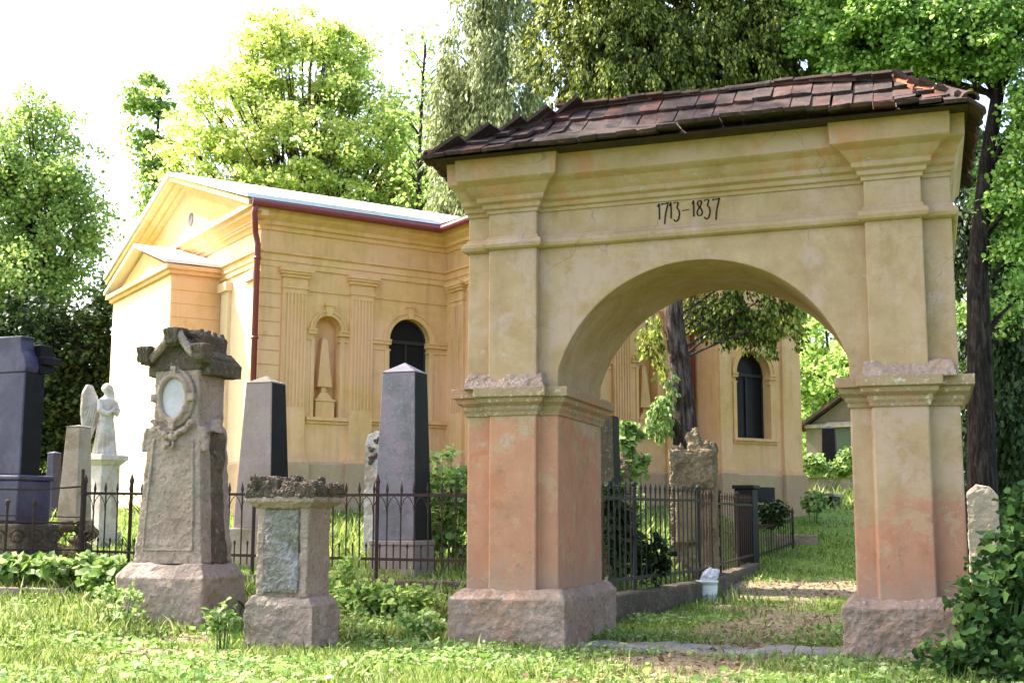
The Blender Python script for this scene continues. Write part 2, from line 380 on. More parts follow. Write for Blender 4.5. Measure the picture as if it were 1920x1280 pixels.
# ------------------------------------------------------------------ ground
def dirt_mask(l, s):
    pc = 1.75+(s-10.9)*.36
    d = np.exp(-((l-pc)/.9)**2)*np.where(s < 11.2, .6, .42)*(s < 19)
    wx = l*Rh.x+s*Fh.x+CO.x; wy = l*Rh.y+s*Fh.y+CO.y
    d = d+1.3*(np.abs(wy-.27) < .32)*(np.abs(wx) < 1.15)+.5*np.exp(-((wy+.75)/.22)**2-((wx+.3)/.6)**2)+.75*1.25*np.exp(-((wy-2.2)/1.3)**2-((wx-.4)/.65)**2)*(.6+.4*np.sin(wx*9+wy*5)*np.sin(wy*7))
    d += .35*np.clip(np.sin(l*3.1+np.sin(s*4))*np.sin(s*3.3+l*1.7)-.35, 0, 1)
    d += .9*np.exp(-((s-17.0)/.8)**2)*(l > fence_l(s)-.2)        # bare sandy strip past the bucket
    d += .6*np.exp(-((s-9.4)/.35)**2-((l-1.35)/.5)**2)
    d += .95*np.exp(-((s-10.15+.12*np.sin(l*5))/.22)**2-((l+2.5)/1.0)**2)+.8*np.exp(-((s-9.6)/.10)**2-((l+3.2)/.5)**2)+.9*np.exp(-((s-11.1)/.3)**2-((l+2.9)/.5)**2)
    return d
def ground():
    ss = np.concatenate([np.arange(-6, 7, .5), np.arange(7, 30, .16), np.arange(30, 60, 1.0), np.arange(60, 420, 15)])
    ls_ = np.concatenate([np.arange(-200, -12, 8), np.arange(-12, 12, .16), np.arange(12, 200, 8)])
    L, S = np.meshgrid(ls_, ss); z = terrain(L, S)
    z = z+.012*np.sin(L*7)*np.sin(S*9)
    X = CO.x+Rh.x*L+Fh.x*S; Y = CO.y+Rh.y*L+Fh.y*S
    V = np.stack([X, Y, z], -1).reshape(-1, 3); nr, nc = L.shape
    i = np.arange(nr*nc).reshape(nr, nc)
    Q = np.stack([i[:-1,:-1], i[:-1,1:], i[1:,1:], i[1:,:-1]], -1).reshape(-1, 4)
    m, t, o = nodes('ground_soil_and_turf'); co = coords(t)
    at = N(t, 'Attribute', attribute_name='dirt')
    a = noise(t, co, 1.6, 8, .7); b = noise(t, co, 14, 8, .75)
    green = ramp(t, b, [(.3, (.045, .085, .012)), (.5, (.11, .18, .025)), (.7, (.22, .30, .05))])
    soil = ramp(t, b, [(.3, (.13, .095, .055)), (.5, (.27, .205, .13)), (.72, (.46, .38, .27))])
    k = mth(t, 'ADD', at.outputs['Fac'], mth(t, 'MULTIPLY', mth(t, 'SUBTRACT', a, .5), 1.6))
    col = mix(t, ramp(t, k, [(.35, 0), (.6, 1)]), green, soil)
    finish(t, o, col, .95, [(b, .9, .05), (noise(t, co, 60), .6, .015)], .1)
    ob = npmesh('ground', V, Q, m, smooth=True)
    at = ob.data.attributes.new('dirt', 'FLOAT', 'POINT')
    at.data.foreach_set('value', dirt_mask(L, S).astype(np.float32).ravel())
    ob['kind'] = 'structure'
ground()

# ------------------------------------------------------------------ gateway
def build_gate():
    T = 1.48; A = 1.2; XO = 2.02
    g = thing('arched_gateway', 'yellow plastered cemetery gateway with a round arch, tiled roof and painted years', 'gateway', (0, 0, 0))
    pj = .085; GATE_SAG[0] = True
    def pier(sx, z0, z1, mat, name, vox=.03):
        poly = [(A, 0), (1.37, 0), (1.37, -pj), (1.79, -pj), (1.79, 0), (XO, 0), (XO, T), (1.79, T), (1.79, T+pj), (1.37, T+pj), (1.37, T), (A, T)]
        if sx < 0: poly = [(-x, y) for x, y in poly][::-1]
        return poly
    # one continuous wall: piers + spandrels + frieze
    wall = MB(); zc, r = 1.96, 1.25
    a0 = math.acos(A/r)
    arc = [(r*math.cos(a0+(math.pi-2*a0)*i/40), zc+r*math.sin(a0+(math.pi-2*a0)*i/40)) for i in range(41)]
    poly = [(XO, 2.10), (XO, 4.05), (-XO, 4.05), (-XO, 2.10), (-A, 2.10)]+arc[::-1]+[(A, 2.10)]
    wall.pr_y(poly, 0, T)
    for sx in (-1, 1):
        for a, b in ((1.365, 1.80),):
            x0, x1 = sorted((a*sx, b*sx)); wall.box(x0, x1, -pj, T+pj, 2.1, 4.05)
    link('wall', wall, M['gate'], g, bevel=.010)
    for sx in (-1, 1):
        p = pier(sx, 0, 0, None, ''); pm = MB().pr_z(p, .36, 2.05)
        link('pier', pm, M['gate'], g, bevel=.014)
        # plinth
        x0, x1 = sorted((1.10*sx, 2.12*sx)); xa, xb = sorted((1.17*sx, 2.05*sx))
        pl = MB().box(x0, x1, -.17, T+.17, -.25, .40); pl.frus((x0, x1, -.17, T+.17), .40, (xa, xb, -.075, T+.075), .475)
        link('plinth', pl, M['gate_base'], g, vox=.013, disp=.06, dscale=.25, disp2=.028)
        prof = [(-.12, 1.93), (.015, 1.93), (.02, 1.96), (.035, 1.985), (.035, 2.01), (.075, 2.04), (.08, 2.075), (.11, 2.085), (.11, 2.165), (-.12, 2.165)]
        im = MB().sweep(prof, p); im.pr_z(p, 1.95, 2.155)
        q = [(a*(1+.012), b) for a, b in p]
        link('impost', im, M['impost'], g, bevel=.005)
        # broken mortar wash on top of the impost
        wa = MB(); xa, xb = sorted((1.32*sx, 1.97*sx))
        wa.frus((xa-.04, xb+.04, -.17, .2), 2.15, (xa+.0, xb-.0, -.08, .2), 2.29)
        link('impost_wash', wa, M['gate_base'], g, vox=.009, disp=.07, dscale=.14, disp2=.02)
    # entablature: path with jogs at the pilasters
    path = [(-XO, 0), (-1.80, 0), (-1.80, -pj), (-1.365, -pj), (-1.365, 0), (1.365, 0), (1.365, -pj), (1.80, -pj), (1.80, 0), (XO, 0),
            (XO, T), (1.80, T), (1.80, T+pj), (1.365, T+pj), (1.365, T), (-1.365, T), (-1.365, T+pj), (-1.80, T+pj), (-1.80, T), (-XO, T)]
    sc = MB().sweep([(-.05, 3.405), (.02, 3.405), (.045, 3.42), (.055, 3.45), (.045, 3.485), (.02, 3.495), (.012, 3.525), (-.05, 3.525)], path)
    link('string_course', sc, M['gate'], g, bevel=.004)
    cp = [(-.05, 3.735), (.015, 3.735), (.02, 3.765), (.045, 3.775), (.05, 3.81), (.085, 3.83), (.09, 3.87), (.12, 3.90), (.165, 3.955), (.215, 3.985), (.235, 4.0), (.25, 4.225), (-.05, 4.225)]
    jog = [(x, y) for x, y in path]
    cm = MB().sweep(cp, jog)
    cm.v = [(math.copysign(2.02+(abs(x)-2.02)*.5, x) if abs(x) > 2.02 else x, y, z) for x, y, z in cm.v]
    link('cornice', cm, M['gate'], g, bevel=.005)
    build_roof(g, T)
    build_years(g)
    GATE_SAG[0] = False
def build_roof(g, T):
    ex, exr, ey0, ey1, ze = 2.22, 2.17, -.45, T+.45, 4.19
    rl, rr, ry, zr = -1.22, 1.66, T/2, 4.93
    def sag(x, k): return k*(-.02*math.cos(x*1.9+.6)-.012*math.sin(x*4.1)-.125*float(sm(.3, 1.7, x)))-.16*math.sin(math.pi*min(max(k, 0), 1)**.85)*float(sm(-2.0, -.9, x)*(1-sm(1.4, 2.0, x)))+(1-k)*(.055*math.exp(-((x-.6)/.9)**2)-.03*float(sm(1.6, 2.2, x)))-.02*k
    n = 6; core = MB()
    def P4(k):   # ring of the roof boards at height fraction k
        out = []
        for (cx, cy), tx in (((-ex, ey0), rl), ((exr, ey0), rr), ((exr, ey1), rr), ((-ex, ey1), rl)):
            x = cx+(tx-cx)*k; out.append((x, cy+(ry-cy)*k, ze+(zr-.06-ze)*k+sag(x, k)))
        return out
    vs = []; fs = []
    for i in range(n+1): vs += P4(i/n*.999)
    for i in range(n):
        for k in range(4): fs.append((i*4+k, i*4+(k+1)%4, (i+1)*4+(k+1)%4, (i+1)*4+k))
    fs += [(3,2,1,0), (n*4, n*4+1, n*4+2, n*4+3)]
    core.add(vs, fs); link('roof_boards', core, M['wood'], g)
    tiles = MB(); tiles.mi = []
    slopes = [((-ex,ey0),(exr,ey0),(rl,ry),(rr,ry)), ((exr,ey1),(-ex,ey1),(rr,ry),(rl,ry)), ((-ex,ey1),(-ex,ey0),(rl,ry),(rl,ry)), ((exr,ey0),(exr,ey1),(rr,ry),(rr,ry))]
    rr_ = random.Random(3)
    for si, (e0, e1, t0, t1) in enumerate(slopes):
        E0 = Vector((*e0, ze)); E1 = Vector((*e1, ze)); T0 = Vector((*t0, zr)); T1 = Vector((*t1, zr))
        along = (E1-E0).normalized(); up = (T0-E0); up = (up-along*up.dot(along)); H = up.length; up.normalize(); nn = along.cross(up)
        nc = 5
        for c in range(nc):
            h = c*H/nc; k = h/H; k2 = min(1, (c+1.35)/nc)
            a = E0.lerp(T0, k); b = E1.lerp(T1, k); Lc = (b-a).length
            if Lc < .1: continue
            m = max(1, int(Lc/.165)); wdt = Lc/m
            off = rr_.uniform(-.03, .03)+(.5*wdt if c % 2 else 0); cs = rr_.uniform(-.022, .022)
            for i in range(-1, m+1):
                pass
                x0 = i*wdt+off+rr_.uniform(-.008, .008); x1 = x0+wdt*.965
                x0 = max(x0, -.02); x1 = min(x1, Lc+.02)
                if x1-x0 < .04: continue
                jit = rr_.gauss(0, .010)+cs+.022*math.sin((a.x+x0)*2.2+c); lift = .058+rr_.uniform(-.006, .014)
                tw = rr_.gauss(0, .004); th = .032; ln = H/nc*1.5; roll = rr_.gauss(0, .004)
                p = a+up*(-.05+jit); xm = a.x+along.x*(x0+x1)/2
                s0 = sag(xm, k); s1 = sag(xm, k2); pts = []
                for (xx, uu, lf, sg) in ((x0, tw, lift-roll, s0), (x0+(x1-x0)*.3, -.016, lift+.004, s0), (x0+(x1-x0)*.7, -.016, lift+.004, s0), (x1, -tw, lift+roll, s0), (x1, ln, .022, s1), (x0, ln, .022, s1)):
                    pts.append(p+along*xx+up*uu+nn*lf+Vector((0, 0, sg)))
                tiles.add(pts+[q-nn*th for q in pts], [(0,1,2,3,4,5), (11,10,9,8,7,6), (0,6,7,1), (1,7,8,2), (2,8,9,3), (3,9,10,4), (4,10,11,5), (5,11,6,0)])
                tiles.mi += [1 if rr_.random() < .07 else 0]*8
    link('roof_tiles', tiles, [M['tile'], M['ridge']], g)
    def rtile(p0, p1, r0, r1, mat):
        d = (p1-p0).normalized(); x = d.cross(Vector((0,0,1))).normalized(); y = x.cross(d)
        mb = MB(); vs = []; n = 8
        for p, r in ((p0, r0), (p0+(p1-p0)*.10, r0), (p0+(p1-p0)*.11, r0*.86), (p1, r1)):
            for rr2 in (r, r-.022):
                for k in range(n+1):
                    t = math.pi*(-.08+1.16*k/n); vs.append(p+x*math.cos(t)*rr2+y*(math.sin(t)*rr2*.8))
        m_ = n+1; fs = []
        for i in range(3):
            for k in range(n):
                a = i*2*m_+k; b = (i+1)*2*m_+k
                fs.append((a, a+1, b+1, b)); fs.append((a+m_, b+m_, b+m_+1, a+m_+1))
        for i in (0, 3):
            for k in range(n): a = i*2*m_+k; fs.append((a, a+m_, a+m_+1, a+1))
        for k in (0, n):
            for i in range(3): a = i*2*m_+k; b = a+2*m_; fs.append((a, b, b+m_, a+m_))
        mb.add(vs, fs); return link('ridge_tile', mb, mat, g)
    def run(p, q, k0, k1, n, r, mats):
        for i in range(n):
            f0, f1 = i/n, (i+1.12)/n
            a = p.lerp(q, f0); b = p.lerp(q, f1)
            o = Vector((rr_.uniform(-.012, .012), rr_.uniform(-.012, .012), rr_.uniform(-.006, .01)))
            a = a+o+Vector((0, 0, sag(a.x, k0+(k1-k0)*f0)+.012)); b = b+o+Vector((0, 0, sag(b.x, k0+(k1-k0)*f1)+.010+rr_.uniform(-.01, .012)))
            rtile(a, b, r, r*.90, mats[i % len(mats)])
    A_ = Vector((rl, ry, zr)); B_ = Vector((rr, ry, zr)); R1 = [M['ridge'], M['tile'], M['tile']]
    run(B_, A_, 1, 1, 8, .066, [M['tile'], M['tile'], M['ridge']])
    run(Vector((-ex-.03, ey0-.02, ze+.02)), A_, 0, 1, 4, .066, R1)
    run(Vector((exr+.02, ey0-.02, ze+.02)), B_, 0, 1, 3, .075, [M['tile'], M['tile_red'], M['tile_red']])
    run(Vector((-ex-.03, ey1+.02, ze+.02)), A_, 0, 1, 4, .066, R1)
    run(Vector((exr+.02, ey1+.02, ze+.02)), B_, 0, 1, 3, .08, R1)
def build_years(g):
    G = {'1': [[(.25, 1.0), (.28, .5), (.26, 0)], [(.25, 1.0), (.12, .82)]],
         '7': [[(0, .93), (.12, 1.0), (.30, .95), (.55, 1.0), (.72, 1.02)], [(.72, 1.02), (.60, .7), (.42, .3), (.36, -.02), (.33, -.32)]],
         '3': [[(.05, .95), (.25, 1.0), (.60, .98), (.35, .62), (.55, .55), (.68, .30), (.60, -.02), (.40, -.24), (.18, -.22), (.05, -.10)]],
         '8': [[(.62, .86), (.45, 1.0), (.22, .95), (.15, .76), (.35, .58), (.60, .40), (.68, .18), (.50, 0), (.22, .02), (.08, .22), (.25, .45), (.50, .62), (.62, .86)]],
         '-': [[(.05, .42), (.75, .46)]]}
    s = '1713-1837'; x = -.325; adv = {'1': .040, '7': .060, '3': .074, '-': .078, '8': .066}
    h = .135
    for ch in s:
        mb = MB()
        for st in G[ch]:
            pts = [Vector((x+p[0]*.078, 0, 3.585+p[1]*h)) for p in st]
            # smooth
            for _ in range(2):
                q = [pts[0]]
                for a, b in zip(pts, pts[1:]): q += [a.lerp(b, .25), a.lerp(b, .75)]
                pts = q+[pts[-1]]
            n = len(pts)
            for i in range(n-1):
                a, b = pts[i], pts[i+1]; d = (b-a)
                if d.length < 1e-6: continue
                k = Vector((-d.z, 0, d.x)).normalized()
                wd = .0022+.0034*abs(d.normalized().z)
                e = d.normalized()*.002
                vs = [a-k*wd-e, b-k*wd+e, b+k*wd+e, a+k*wd-e]
                mb.add([(v.x, -.006, v.z) for v in vs]+[(v.x, .02, v.z) for v in vs], [(0,1,2,3), (7,6,5,4), (0,4,5,1), (1,5,6,2), (2,6,7,3), (3,7,4,0)])
        x += adv[ch]; link('hyphen' if ch == '-' else 'numeral', mb, M['ink'], g)
build_gate()
sl = MB().box(-1.04, -.30, .05, .47, -.1, .035).box(-.28, .42, .0, .50, -.1, .02).box(.44, 1.1, .08, .52, -.1, .04)
tag(link('threshold_slab', sl, M['slab'], vox=.025, disp=.07, dscale=.3, disp2=.02), 'worn grey stone threshold slab lying in the gateway opening', 'stone slab')

# ------------------------------------------------------------------ chapel
def build_chapel():
    BZ = 1.1
    C0 = (-8.41994, 7.50206); ang = 0.8916
    c = thing('cemetery_chapel', 'ochre neoclassical chapel with a pedimented front and fluted pilasters', 'chapel', (C0[0], C0[1], BZ), ang)
    def L(name, mb, mat='chapel', parent=c, **k): return link(name, mb, M[mat], parent, dz=-BZ, **k)
    DY = 7.8; EV = 5.93
    TH = .35
    def arched(mb, x0, x1, z0, z1, cx, r, sill, zs, y0, y1):
        """wall slab x0..x1 with a round headed opening"""
        if sill > z0: mb.box(x0, x1, y0, y1, z0, sill)
        arc = [(cx+r*math.cos(math.pi*i/20), zs+r*math.sin(math.pi*i/20)) for i in range(21)]
        mb.pr_y([(cx+r, sill), (x1, sill), (x1, z1), (x0, z1), (x0, sill), (cx-r, sill)]+arc[::-1], y0, y1)
    walls = MB()
    ZT = 6.05
    # south wall with niches and windows
    solids = [(0, .86), (1.61, 2.04), (3.50, 5.70), (7.16, 7.62), (8.46, 9.2)]
    for a, b in solids: walls.box(a, b, 0, TH, .9, ZT)
    arched(walls, .86, 1.61, .9, ZT, 1.22, .235, 2.71, 4.17, 0, TH)
    arched(walls, 7.62, 8.46, .9, ZT, 8.04, .235, 2.71, 4.17, 0, TH)
    arched(walls, 2.04, 3.50, .9, ZT, 2.76, .39, 2.73, 4.10, 0, TH)
    arched(walls, 5.70, 7.16, .9, ZT, 6.44, .39, 2.73, 4.10, 0, TH)
    L('front_wall', MB().box(0, .35, TH+.001, DY, .9, ZT).box(-.004, -.001, .05, TH, .9, ZT), 'front'); walls.box(8.9, 9.2, TH, DY, .9, ZT); walls.box(.35, 8.9, DY-.35, DY, .9, ZT)  # front wall and corner strip take the paler sun-washed colour
    L('wall', walls)
    # transept in the middle
    tr = MB().box(3.5, 5.7, -1.3, -.001, .9, ZT); L('transept', tr)
    # choir
    ch = MB(); ch.box(9.2, 9.62, -.7, -.35, .9, ZT); ch.box(10.70, 11.5, -.7, -.35, .9, ZT)
    arched(ch, 9.62, 10.70, .9, ZT, 10.17, .46, 2.66, 3.95, -.7, -.35)
    ch.box(9.2, 11.5, -.35, -.02, .9, 1.9) ; ch.box(9.2, 9.5, -.35, -.001, .9, ZT); ch.box(11.2, 11.5, -.35, DY+.4, .9, ZT); ch.box(9.2, 11.2, DY, DY+.4, .9, ZT)
    L('choir', ch)
    # niche backs with small obelisk reliefs
    for cx in (1.22, 8.04):
        L('niche_back', MB().box(cx-.34, cx+.34, .24, .30, 2.6, 4.5))
        ob = MB()
        ob.frus((cx-.17, cx+.17, .03, .235), 2.715, (cx-.17, cx+.17, .03, .235), 2.98)
        ob.box(cx-.19, cx+.19, .01, .236, 2.98, 3.01); ob.frus((cx-.15, cx+.15, .05, .234), 3.01, (cx-.06, cx+.06, .08, .23), 3.13)
        ob.frus((cx-.05, cx+.05, .09, .229), 3.13, (cx-.05, cx+.05, .09, .229), 3.22)
        ob.frus((cx-.13, cx+.13, .05, .228), 3.22, (cx-.05, cx+.05, .10, .228), 4.02); ob.frus((cx-.05, cx+.05, .10, .227), 4.02, (cx-.01, cx+.01, .14, .22), 4.07)
        L('niche_obelisk', ob, bevel=.006)
    # windows
    for cx, y, r, s0, zs in ((2.76, .12, .39, 2.73, 4.10), (6.44, .12, .39, 2.73, 4.10), (10.17, -.50, .46, 2.66, 3.95)):
        wn = MB(); arc = [(cx+(r+.03)*math.cos(math.pi*i/20), zs+(r+.03)*math.sin(math.pi*i/20)) for i in range(21)]
        wn.pr_y([(cx-r-.03, s0-.02), (cx+r+.03, s0-.02)]+arc, y+.03, y+.07)
        wo_ = L('window', wn, 'glass_dark')
        fr = MB(); fr.box(cx-r, cx+r, y-.01, y+.028, zs-.04, zs+.02); fr.box(cx-.02, cx+.02, y, y+.027, s0, zs-.04); fr.box(cx-r, cx-r+.035, y, y+.027, s0, zs-.04); fr.box(cx+r-.035, cx+r, y, y+.027, s0, zs-.04)
        fr.box(cx-r+.035, cx+r-.035, y, y+.027, s0, s0+.04); fr.ring(cx, zs, r-.035, r, y, y+.027)
        L('window_frame', fr, 'iron_black', wo_)
    # archivolts, imposts, sills
    for cx, r, zs, s0, y, bw, x0, x1 in ((1.22, .235, 4.17, 2.71, 0, .06, .86, 1.61), (8.04, .235, 4.17, 2.71, 0, .06, 7.62, 8.46), (2.76, .39, 4.10, 2.73, 0, .085, 2.04, 3.50),
                                 (6.44, .39, 4.10, 2.73, 0, .085, 5.7, 7.16), (10.17, .46, 3.95, 2.66, -.7, .085, 9.60, 10.78)):
        a = MB(); a.ring(cx, zs, r, r+bw, y-.035, y+.03); a.ring(cx, zs, r+bw, r+bw+.03, y-.055, y+.028)
        a.pr_y([(cx-.05, zs+r-.01), (cx+.05, zs+r-.01), (cx+.07, zs+r+bw+.10), (cx-.07, zs+r+bw+.10)], y-.075, y+.02)
        a.box(cx-.085, cx+.085, y-.095, y+.02, zs+r+bw+.10, zs+r+bw+.135)
        L('archivolt', a)
        for q0, q1, q2, q3 in ((x0+.002, cx-r+.025, cx-r-bw, cx-r+.001), (cx+r-.025, x1-.002, cx+r-.001, cx+r+bw)):
            im = MB()
            im.box(q0, q1, y-.045, y+.12, zs-.09, zs-.03); im.box(q0, q1, y-.065, y+.12, zs-.03, zs+.0); im.box(q0, q1, y-.02, y+.10, zs-.19, zs-.165)
            im.box(q2, q3, y-.022, y+.03, s0, zs-.165); L('impost_band', im)
        L('window_sill', MB().box(x0+.002, x1-.002, y-.07, y+.2, s0-.06, s0-.002).box(x0+.002, x1-.002, y-.03, y+.1, s0-.11, s0-.06), 'chapel', bevel=.005)
    # pilasters
    def pil(x0, x1, y=0, axis='x', flut=True):
        def B(mb, a0, a1, o0, o1, z0, z1):
            if axis == 'x': mb.box(a0, a1, y-o1, y-o0, z0, z1)
            else: mb.box(3.5-o1, 3.5-o0, a0, a1, z0, z1)
        sh = MB(); B(sh, x0, x1, -.05, .05, 1.95, 4.80)
        if flut:
            n = 6; wd = (x1-x0-.06)/n
            for i in range(n+1):
                xx = x0+.03+i*wd; B(sh, xx-.014, xx+.014, .05, .068, 2.85, 4.72)
            B(sh, x0, x1, .05, .066, 1.98, 2.85); B(sh, x0, x1, .05, .066, 4.72, 4.80)
        o = L('pilaster', sh)
        cp = MB(); B(cp, x0-.02, x1+.02, -.04, .085, 4.80, 4.835); B(cp, x0, x1, -.04, .06, 4.835, 4.98); B(cp, x0-.03, x1+.03, -.04, .10, 4.98, 5.03); B(cp, x0-.055, x1+.055, -.04, .135, 5.03, 5.07); B(cp, x0-.075, x1+.075, -.04, .16, 5.07, 5.13)
        L('capital', cp, 'chapel', o)
        bs = MB(); B(bs, x0-.02, x1+.02, -.04, .085, 2.02, 2.06); B(bs, x0-.05, x1+.05, -.04, .12, 1.95, 2.02); L('base', bs, 'chapel', o, bevel=.006)
        ps = MB(); B(ps, x0-.07, x1+.07, -.04, .14, 1.0, 1.949); L('pedestal', ps, 'chapel_stone', o, bevel=.006)
    for a, b in ((.39, .82), (1.61, 2.04), (7.16, 7.60), (8.47, 8.90)): pil(a, b)
    pil(-.66, -.26, axis='y'); pil(-1.28, -.92, axis='y')
    pil(9.25, 9.55, y=-.7, flut=False); pil(10.95, 11.4, y=-.7, flut=False)
    # plinth all round
    PL = [(-.001, 0), (3.5, 0), (3.5, -1.3), (5.7, -1.3), (5.7, 0), (9.2, 0), (9.2, -.7), (11.5, -.7), (11.5, DY+.4), (9.2, DY+.4), (9.2, DY), (-.001, DY)]
    L('plinth', MB().sweep([(-.02, .8), (.07, .8), (.07, 1.93), (.03, 1.97), (-.02, 1.97)], PL), 'chapel_stone')
    L('basement_window', MB().box(10.15, 10.62, -.775, -.70, 1.40, 1.70), 'glass_dark')
    # entablature mouldings
    L('architrave', MB().sweep([(-.02, 5.14), (.03, 5.14), (.03, 5.22), (.05, 5.24), (.05, 5.34), (.09, 5.36), (.09, 5.39), (-.02, 5.40)], PL))
    L('neck_band', MB().sweep([(-.02, 4.79), (.02, 4.79), (.02, 4.82), (-.02, 4.82)], [(0, 0), (3.5, 0)], False))
    L('cornice', MB().sweep([(-.02, 5.74), (.03, 5.74), (.05, 5.80), (.10, 5.82), (.10, 5.88), (.20, 5.95), (.24, 6.05), (-.02, 6.06)], PL))
    # rusticated corner joints
    for q in ((.0, .37, -.016, .02), (8.92, 9.2, -.016, .02), (-.016, -.001, .021, .42)):
        ru = MB()
        for i in range(14): z = 2.1+i*.235; ru.box(*q, z+.012, z+.226)
        L('quoins', ru, bevel=.006)
    # roof: long gable nave, hipped transept, choir
    PK, PY = 7.50, 3.95
    y0, y1 = -.32, 2*PY+.32
    ze = 6.16; rf = MB()
    sl_ = (PK-ze)/(PY-y0)
    def roofslab(mb, x0, x1, ya, yb, yp, z_e, z_p, th=.07):
        mb.pr_x([(ya, z_e), (yp, z_p), (yb, z_e), (yb, z_e+th), (yp, z_p+th), (ya, z_e+th)], x0, x1)
    roofslab(rf, -.38, 9.45, y0, y1, PY, ze, PK)
    rf.add([(3.2, -1.62, ze), (6.0, -1.62, ze), (6.0, 1.2, ze+.06), (3.2, 1.2, ze+.06), (4.6, -.3, 6.72), (4.6, 1.9, 6.86)], [(0,1,4), (1,2,5,4), (3,0,4,5), (0,3,2,1)])
    rf.add([(9.1, -1.0, ze), (11.8, -1.0, ze), (11.8, DY+.7, ze), (9.1, DY+.7, ze), (9.2, PY, 7.45), (10.2, PY, 7.45)], [(0,1,5,4), (1,2,5), (2,3,4,5), (3,0,4), (0,3,2,1)])
    L('roof', rf, 'white_metal')
    fa = MB(); fa.sweep([(.0, 6.02), (.235, 6.05), (.27, 6.06), (.27, 6.155), (.0, 6.155)], [(0, 0), (3.5, 0), (3.5, -1.3), (5.7, -1.3), (5.7, 0), (9.2, 0), (9.2, -.7), (11.5, -.7), (11.5, 3)], False)
    L('fascia', fa, 'red_metal')
    gt = MB(); gp = [(-.30, -.33, 6.08), (3.17, -.33, 6.07), (3.17, -1.63, 6.07), (6.03, -1.63, 6.07), (6.03, -.33, 6.07), (8.87, -.33, 6.07), (8.87, -1.03, 6.07), (11.8, -1.03, 6.07)]
    for a, b in zip(gp, gp[1:]): gt.tube([a, b], .065, 10)
    L('gutter', gt, 'red_metal', smooth=False)
    dp = MB(); dp.tube([(-.22, -.33, 6.08), (-.24, -.30, 5.92), (-.16, -.16, 5.62), (-.10, -.12, 5.45), (-.10, -.12, 1.2)], .05, 10)
    for z in (5.2, 3.9, 2.6): dp.tube([(-.10, -.12, z), (-.10, -.12, z+.04)], .062, 10)
    L('downpipe', dp, 'red_metal', smooth=True)
    d2 = MB(); d2.tube([(9.05, -.33, 6.05), (9.05, -.28, 5.85), (9.10, -.12, 5.5), (9.10, -.12, 1.2)], .05, 10)
    L('downpipe', d2, 'red_metal', smooth=True)
    # west gable: tympanum and mouldings
    L('pediment', MB().pr_x([(0.02, 6.05), (2*PY-.02, 6.05), (PY, 7.40)], 0, .3))
    co = MB()
    co.box(-.30, .0, -.28, 2*PY+.28, 6.03, 6.11); co.box(-.22, .0, -.2, 2*PY+.2, 5.95, 6.03); co.box(-.12, .0, -.1, 2*PY+.1, 5.86, 5.95)
    co.box(-.07, .0, -.02, 2*PY, 5.36, 5.41)
    for d0, d1, th0, th1 in ((-.34, .01, .0, .09), (-.22, .012, .09, .17), (-.10, .014, .17, .24)):
        co.pr_x([(-.28, 6.14-th0), (PY, 7.49-th0), (2*PY+.28, 6.14-th0), (2*PY+.28, 6.14-th1), (PY, 7.49-th1), (-.28, 6.14-th1)], d0, d1)
    L('pediment_cornice', co)
    L('gable_vent', MB().tube([(-.015, 3.6, 6.62), (.01, 3.6, 6.62)], .13, 16), 'vent')
    # corner pilasters on the front
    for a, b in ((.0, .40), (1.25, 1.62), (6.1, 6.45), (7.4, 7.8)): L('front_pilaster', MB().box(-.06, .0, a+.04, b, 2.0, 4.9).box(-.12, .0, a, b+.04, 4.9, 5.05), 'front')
    # portico
    py0, py1, px = 1.82, 5.42, -.88; pc = (py0+py1)/2
    pw = MB().box(px, -.001, py0, py1, .9, 5.30); L('portico', pw); L('portico_front', MB().box(px-.006, px-.001, py0+.01, py1-.01, .9, 5.19), 'front')  # thin paler sheet puts the full sun on the portico face
    pg = MB().pr_x([(py0+.02, 5.30), (py1-.02, 5.30), (pc, 5.88)], px+.02, -.001); L('portico_pediment', pg)
    pr = MB().pr_x([(py0-.16, 5.36), (pc, 5.97), (py1+.16, 5.36), (py1+.16, 5.42), (pc, 6.03), (py0-.16, 5.42)], px-.16, -.002); L('portico_roof', pr, 'white_metal')
    pk = MB().box(px-.13, -.003, py0-.13, py1+.13, 5.27, 5.345).box(px-.07, -.003, py0-.07, py1+.07, 5.20, 5.27)
    L('portico_cornice', pk)
    jr = MB()
    for i in range(13):
        z = 2.1+i*.235; jr.box(px+.0, -.01, py0-.012, py0+.01, z+.008, z+.229)
    L('portico_blocks', jr, bevel=.004)
    0 and L('portico_door', MB().box(px-.03, px, 2.9, 4.3, 1.0, 3.6), 'wood')
    return c
build_chapel()

# ------------------------------------------------------------------ leaves, trees
LEAF4 = np.array([(0, 0, 0), (.5, .5, .12), (0, 1, 0), (-.5, .5, .12)])
LEAF6 = np.array([(0, 0, 0), (.40, .18, .10), (.46, .62, .12), (0, 1, -.06), (-.46, .62, .12), (-.40, .18, .10)])
def leaves_np(P, D, size, aspect=.55, up=None, kink=.12, round_=False):
    """P points, D long axis unit vectors -> folded leaves"""
    n = len(P); r = rng.normal(size=(n, 3))
    if up is not None: r = r*.6+up
    X = np.cross(D, r); X /= np.linalg.norm(X, axis=1, keepdims=True)+1e-9; Z = np.cross(X, D)
    s = (size*rng.uniform(.55, 1.4, n))[:, None]
    T = LEAF6 if round_ else LEAF4; m = len(T)
    V = np.stack([P+D*(T[k, 1]*s)+X*(T[k, 0]*aspect*1.6*s)+Z*(T[k, 2]*(kink/.12)*s) for k in range(m)], 1).reshape(-1, 3)
    b = (np.arange(n, dtype=np.int32)*m)[:, None]
    if round_: return V, np.concatenate([b+np.array([0, 1, 2, 3]), b+np.array([0, 3, 4, 5])], 1).reshape(-1, 4).astype(np.int32)
    return V, np.arange(4*n, dtype=np.int32).reshape(-1, 4)
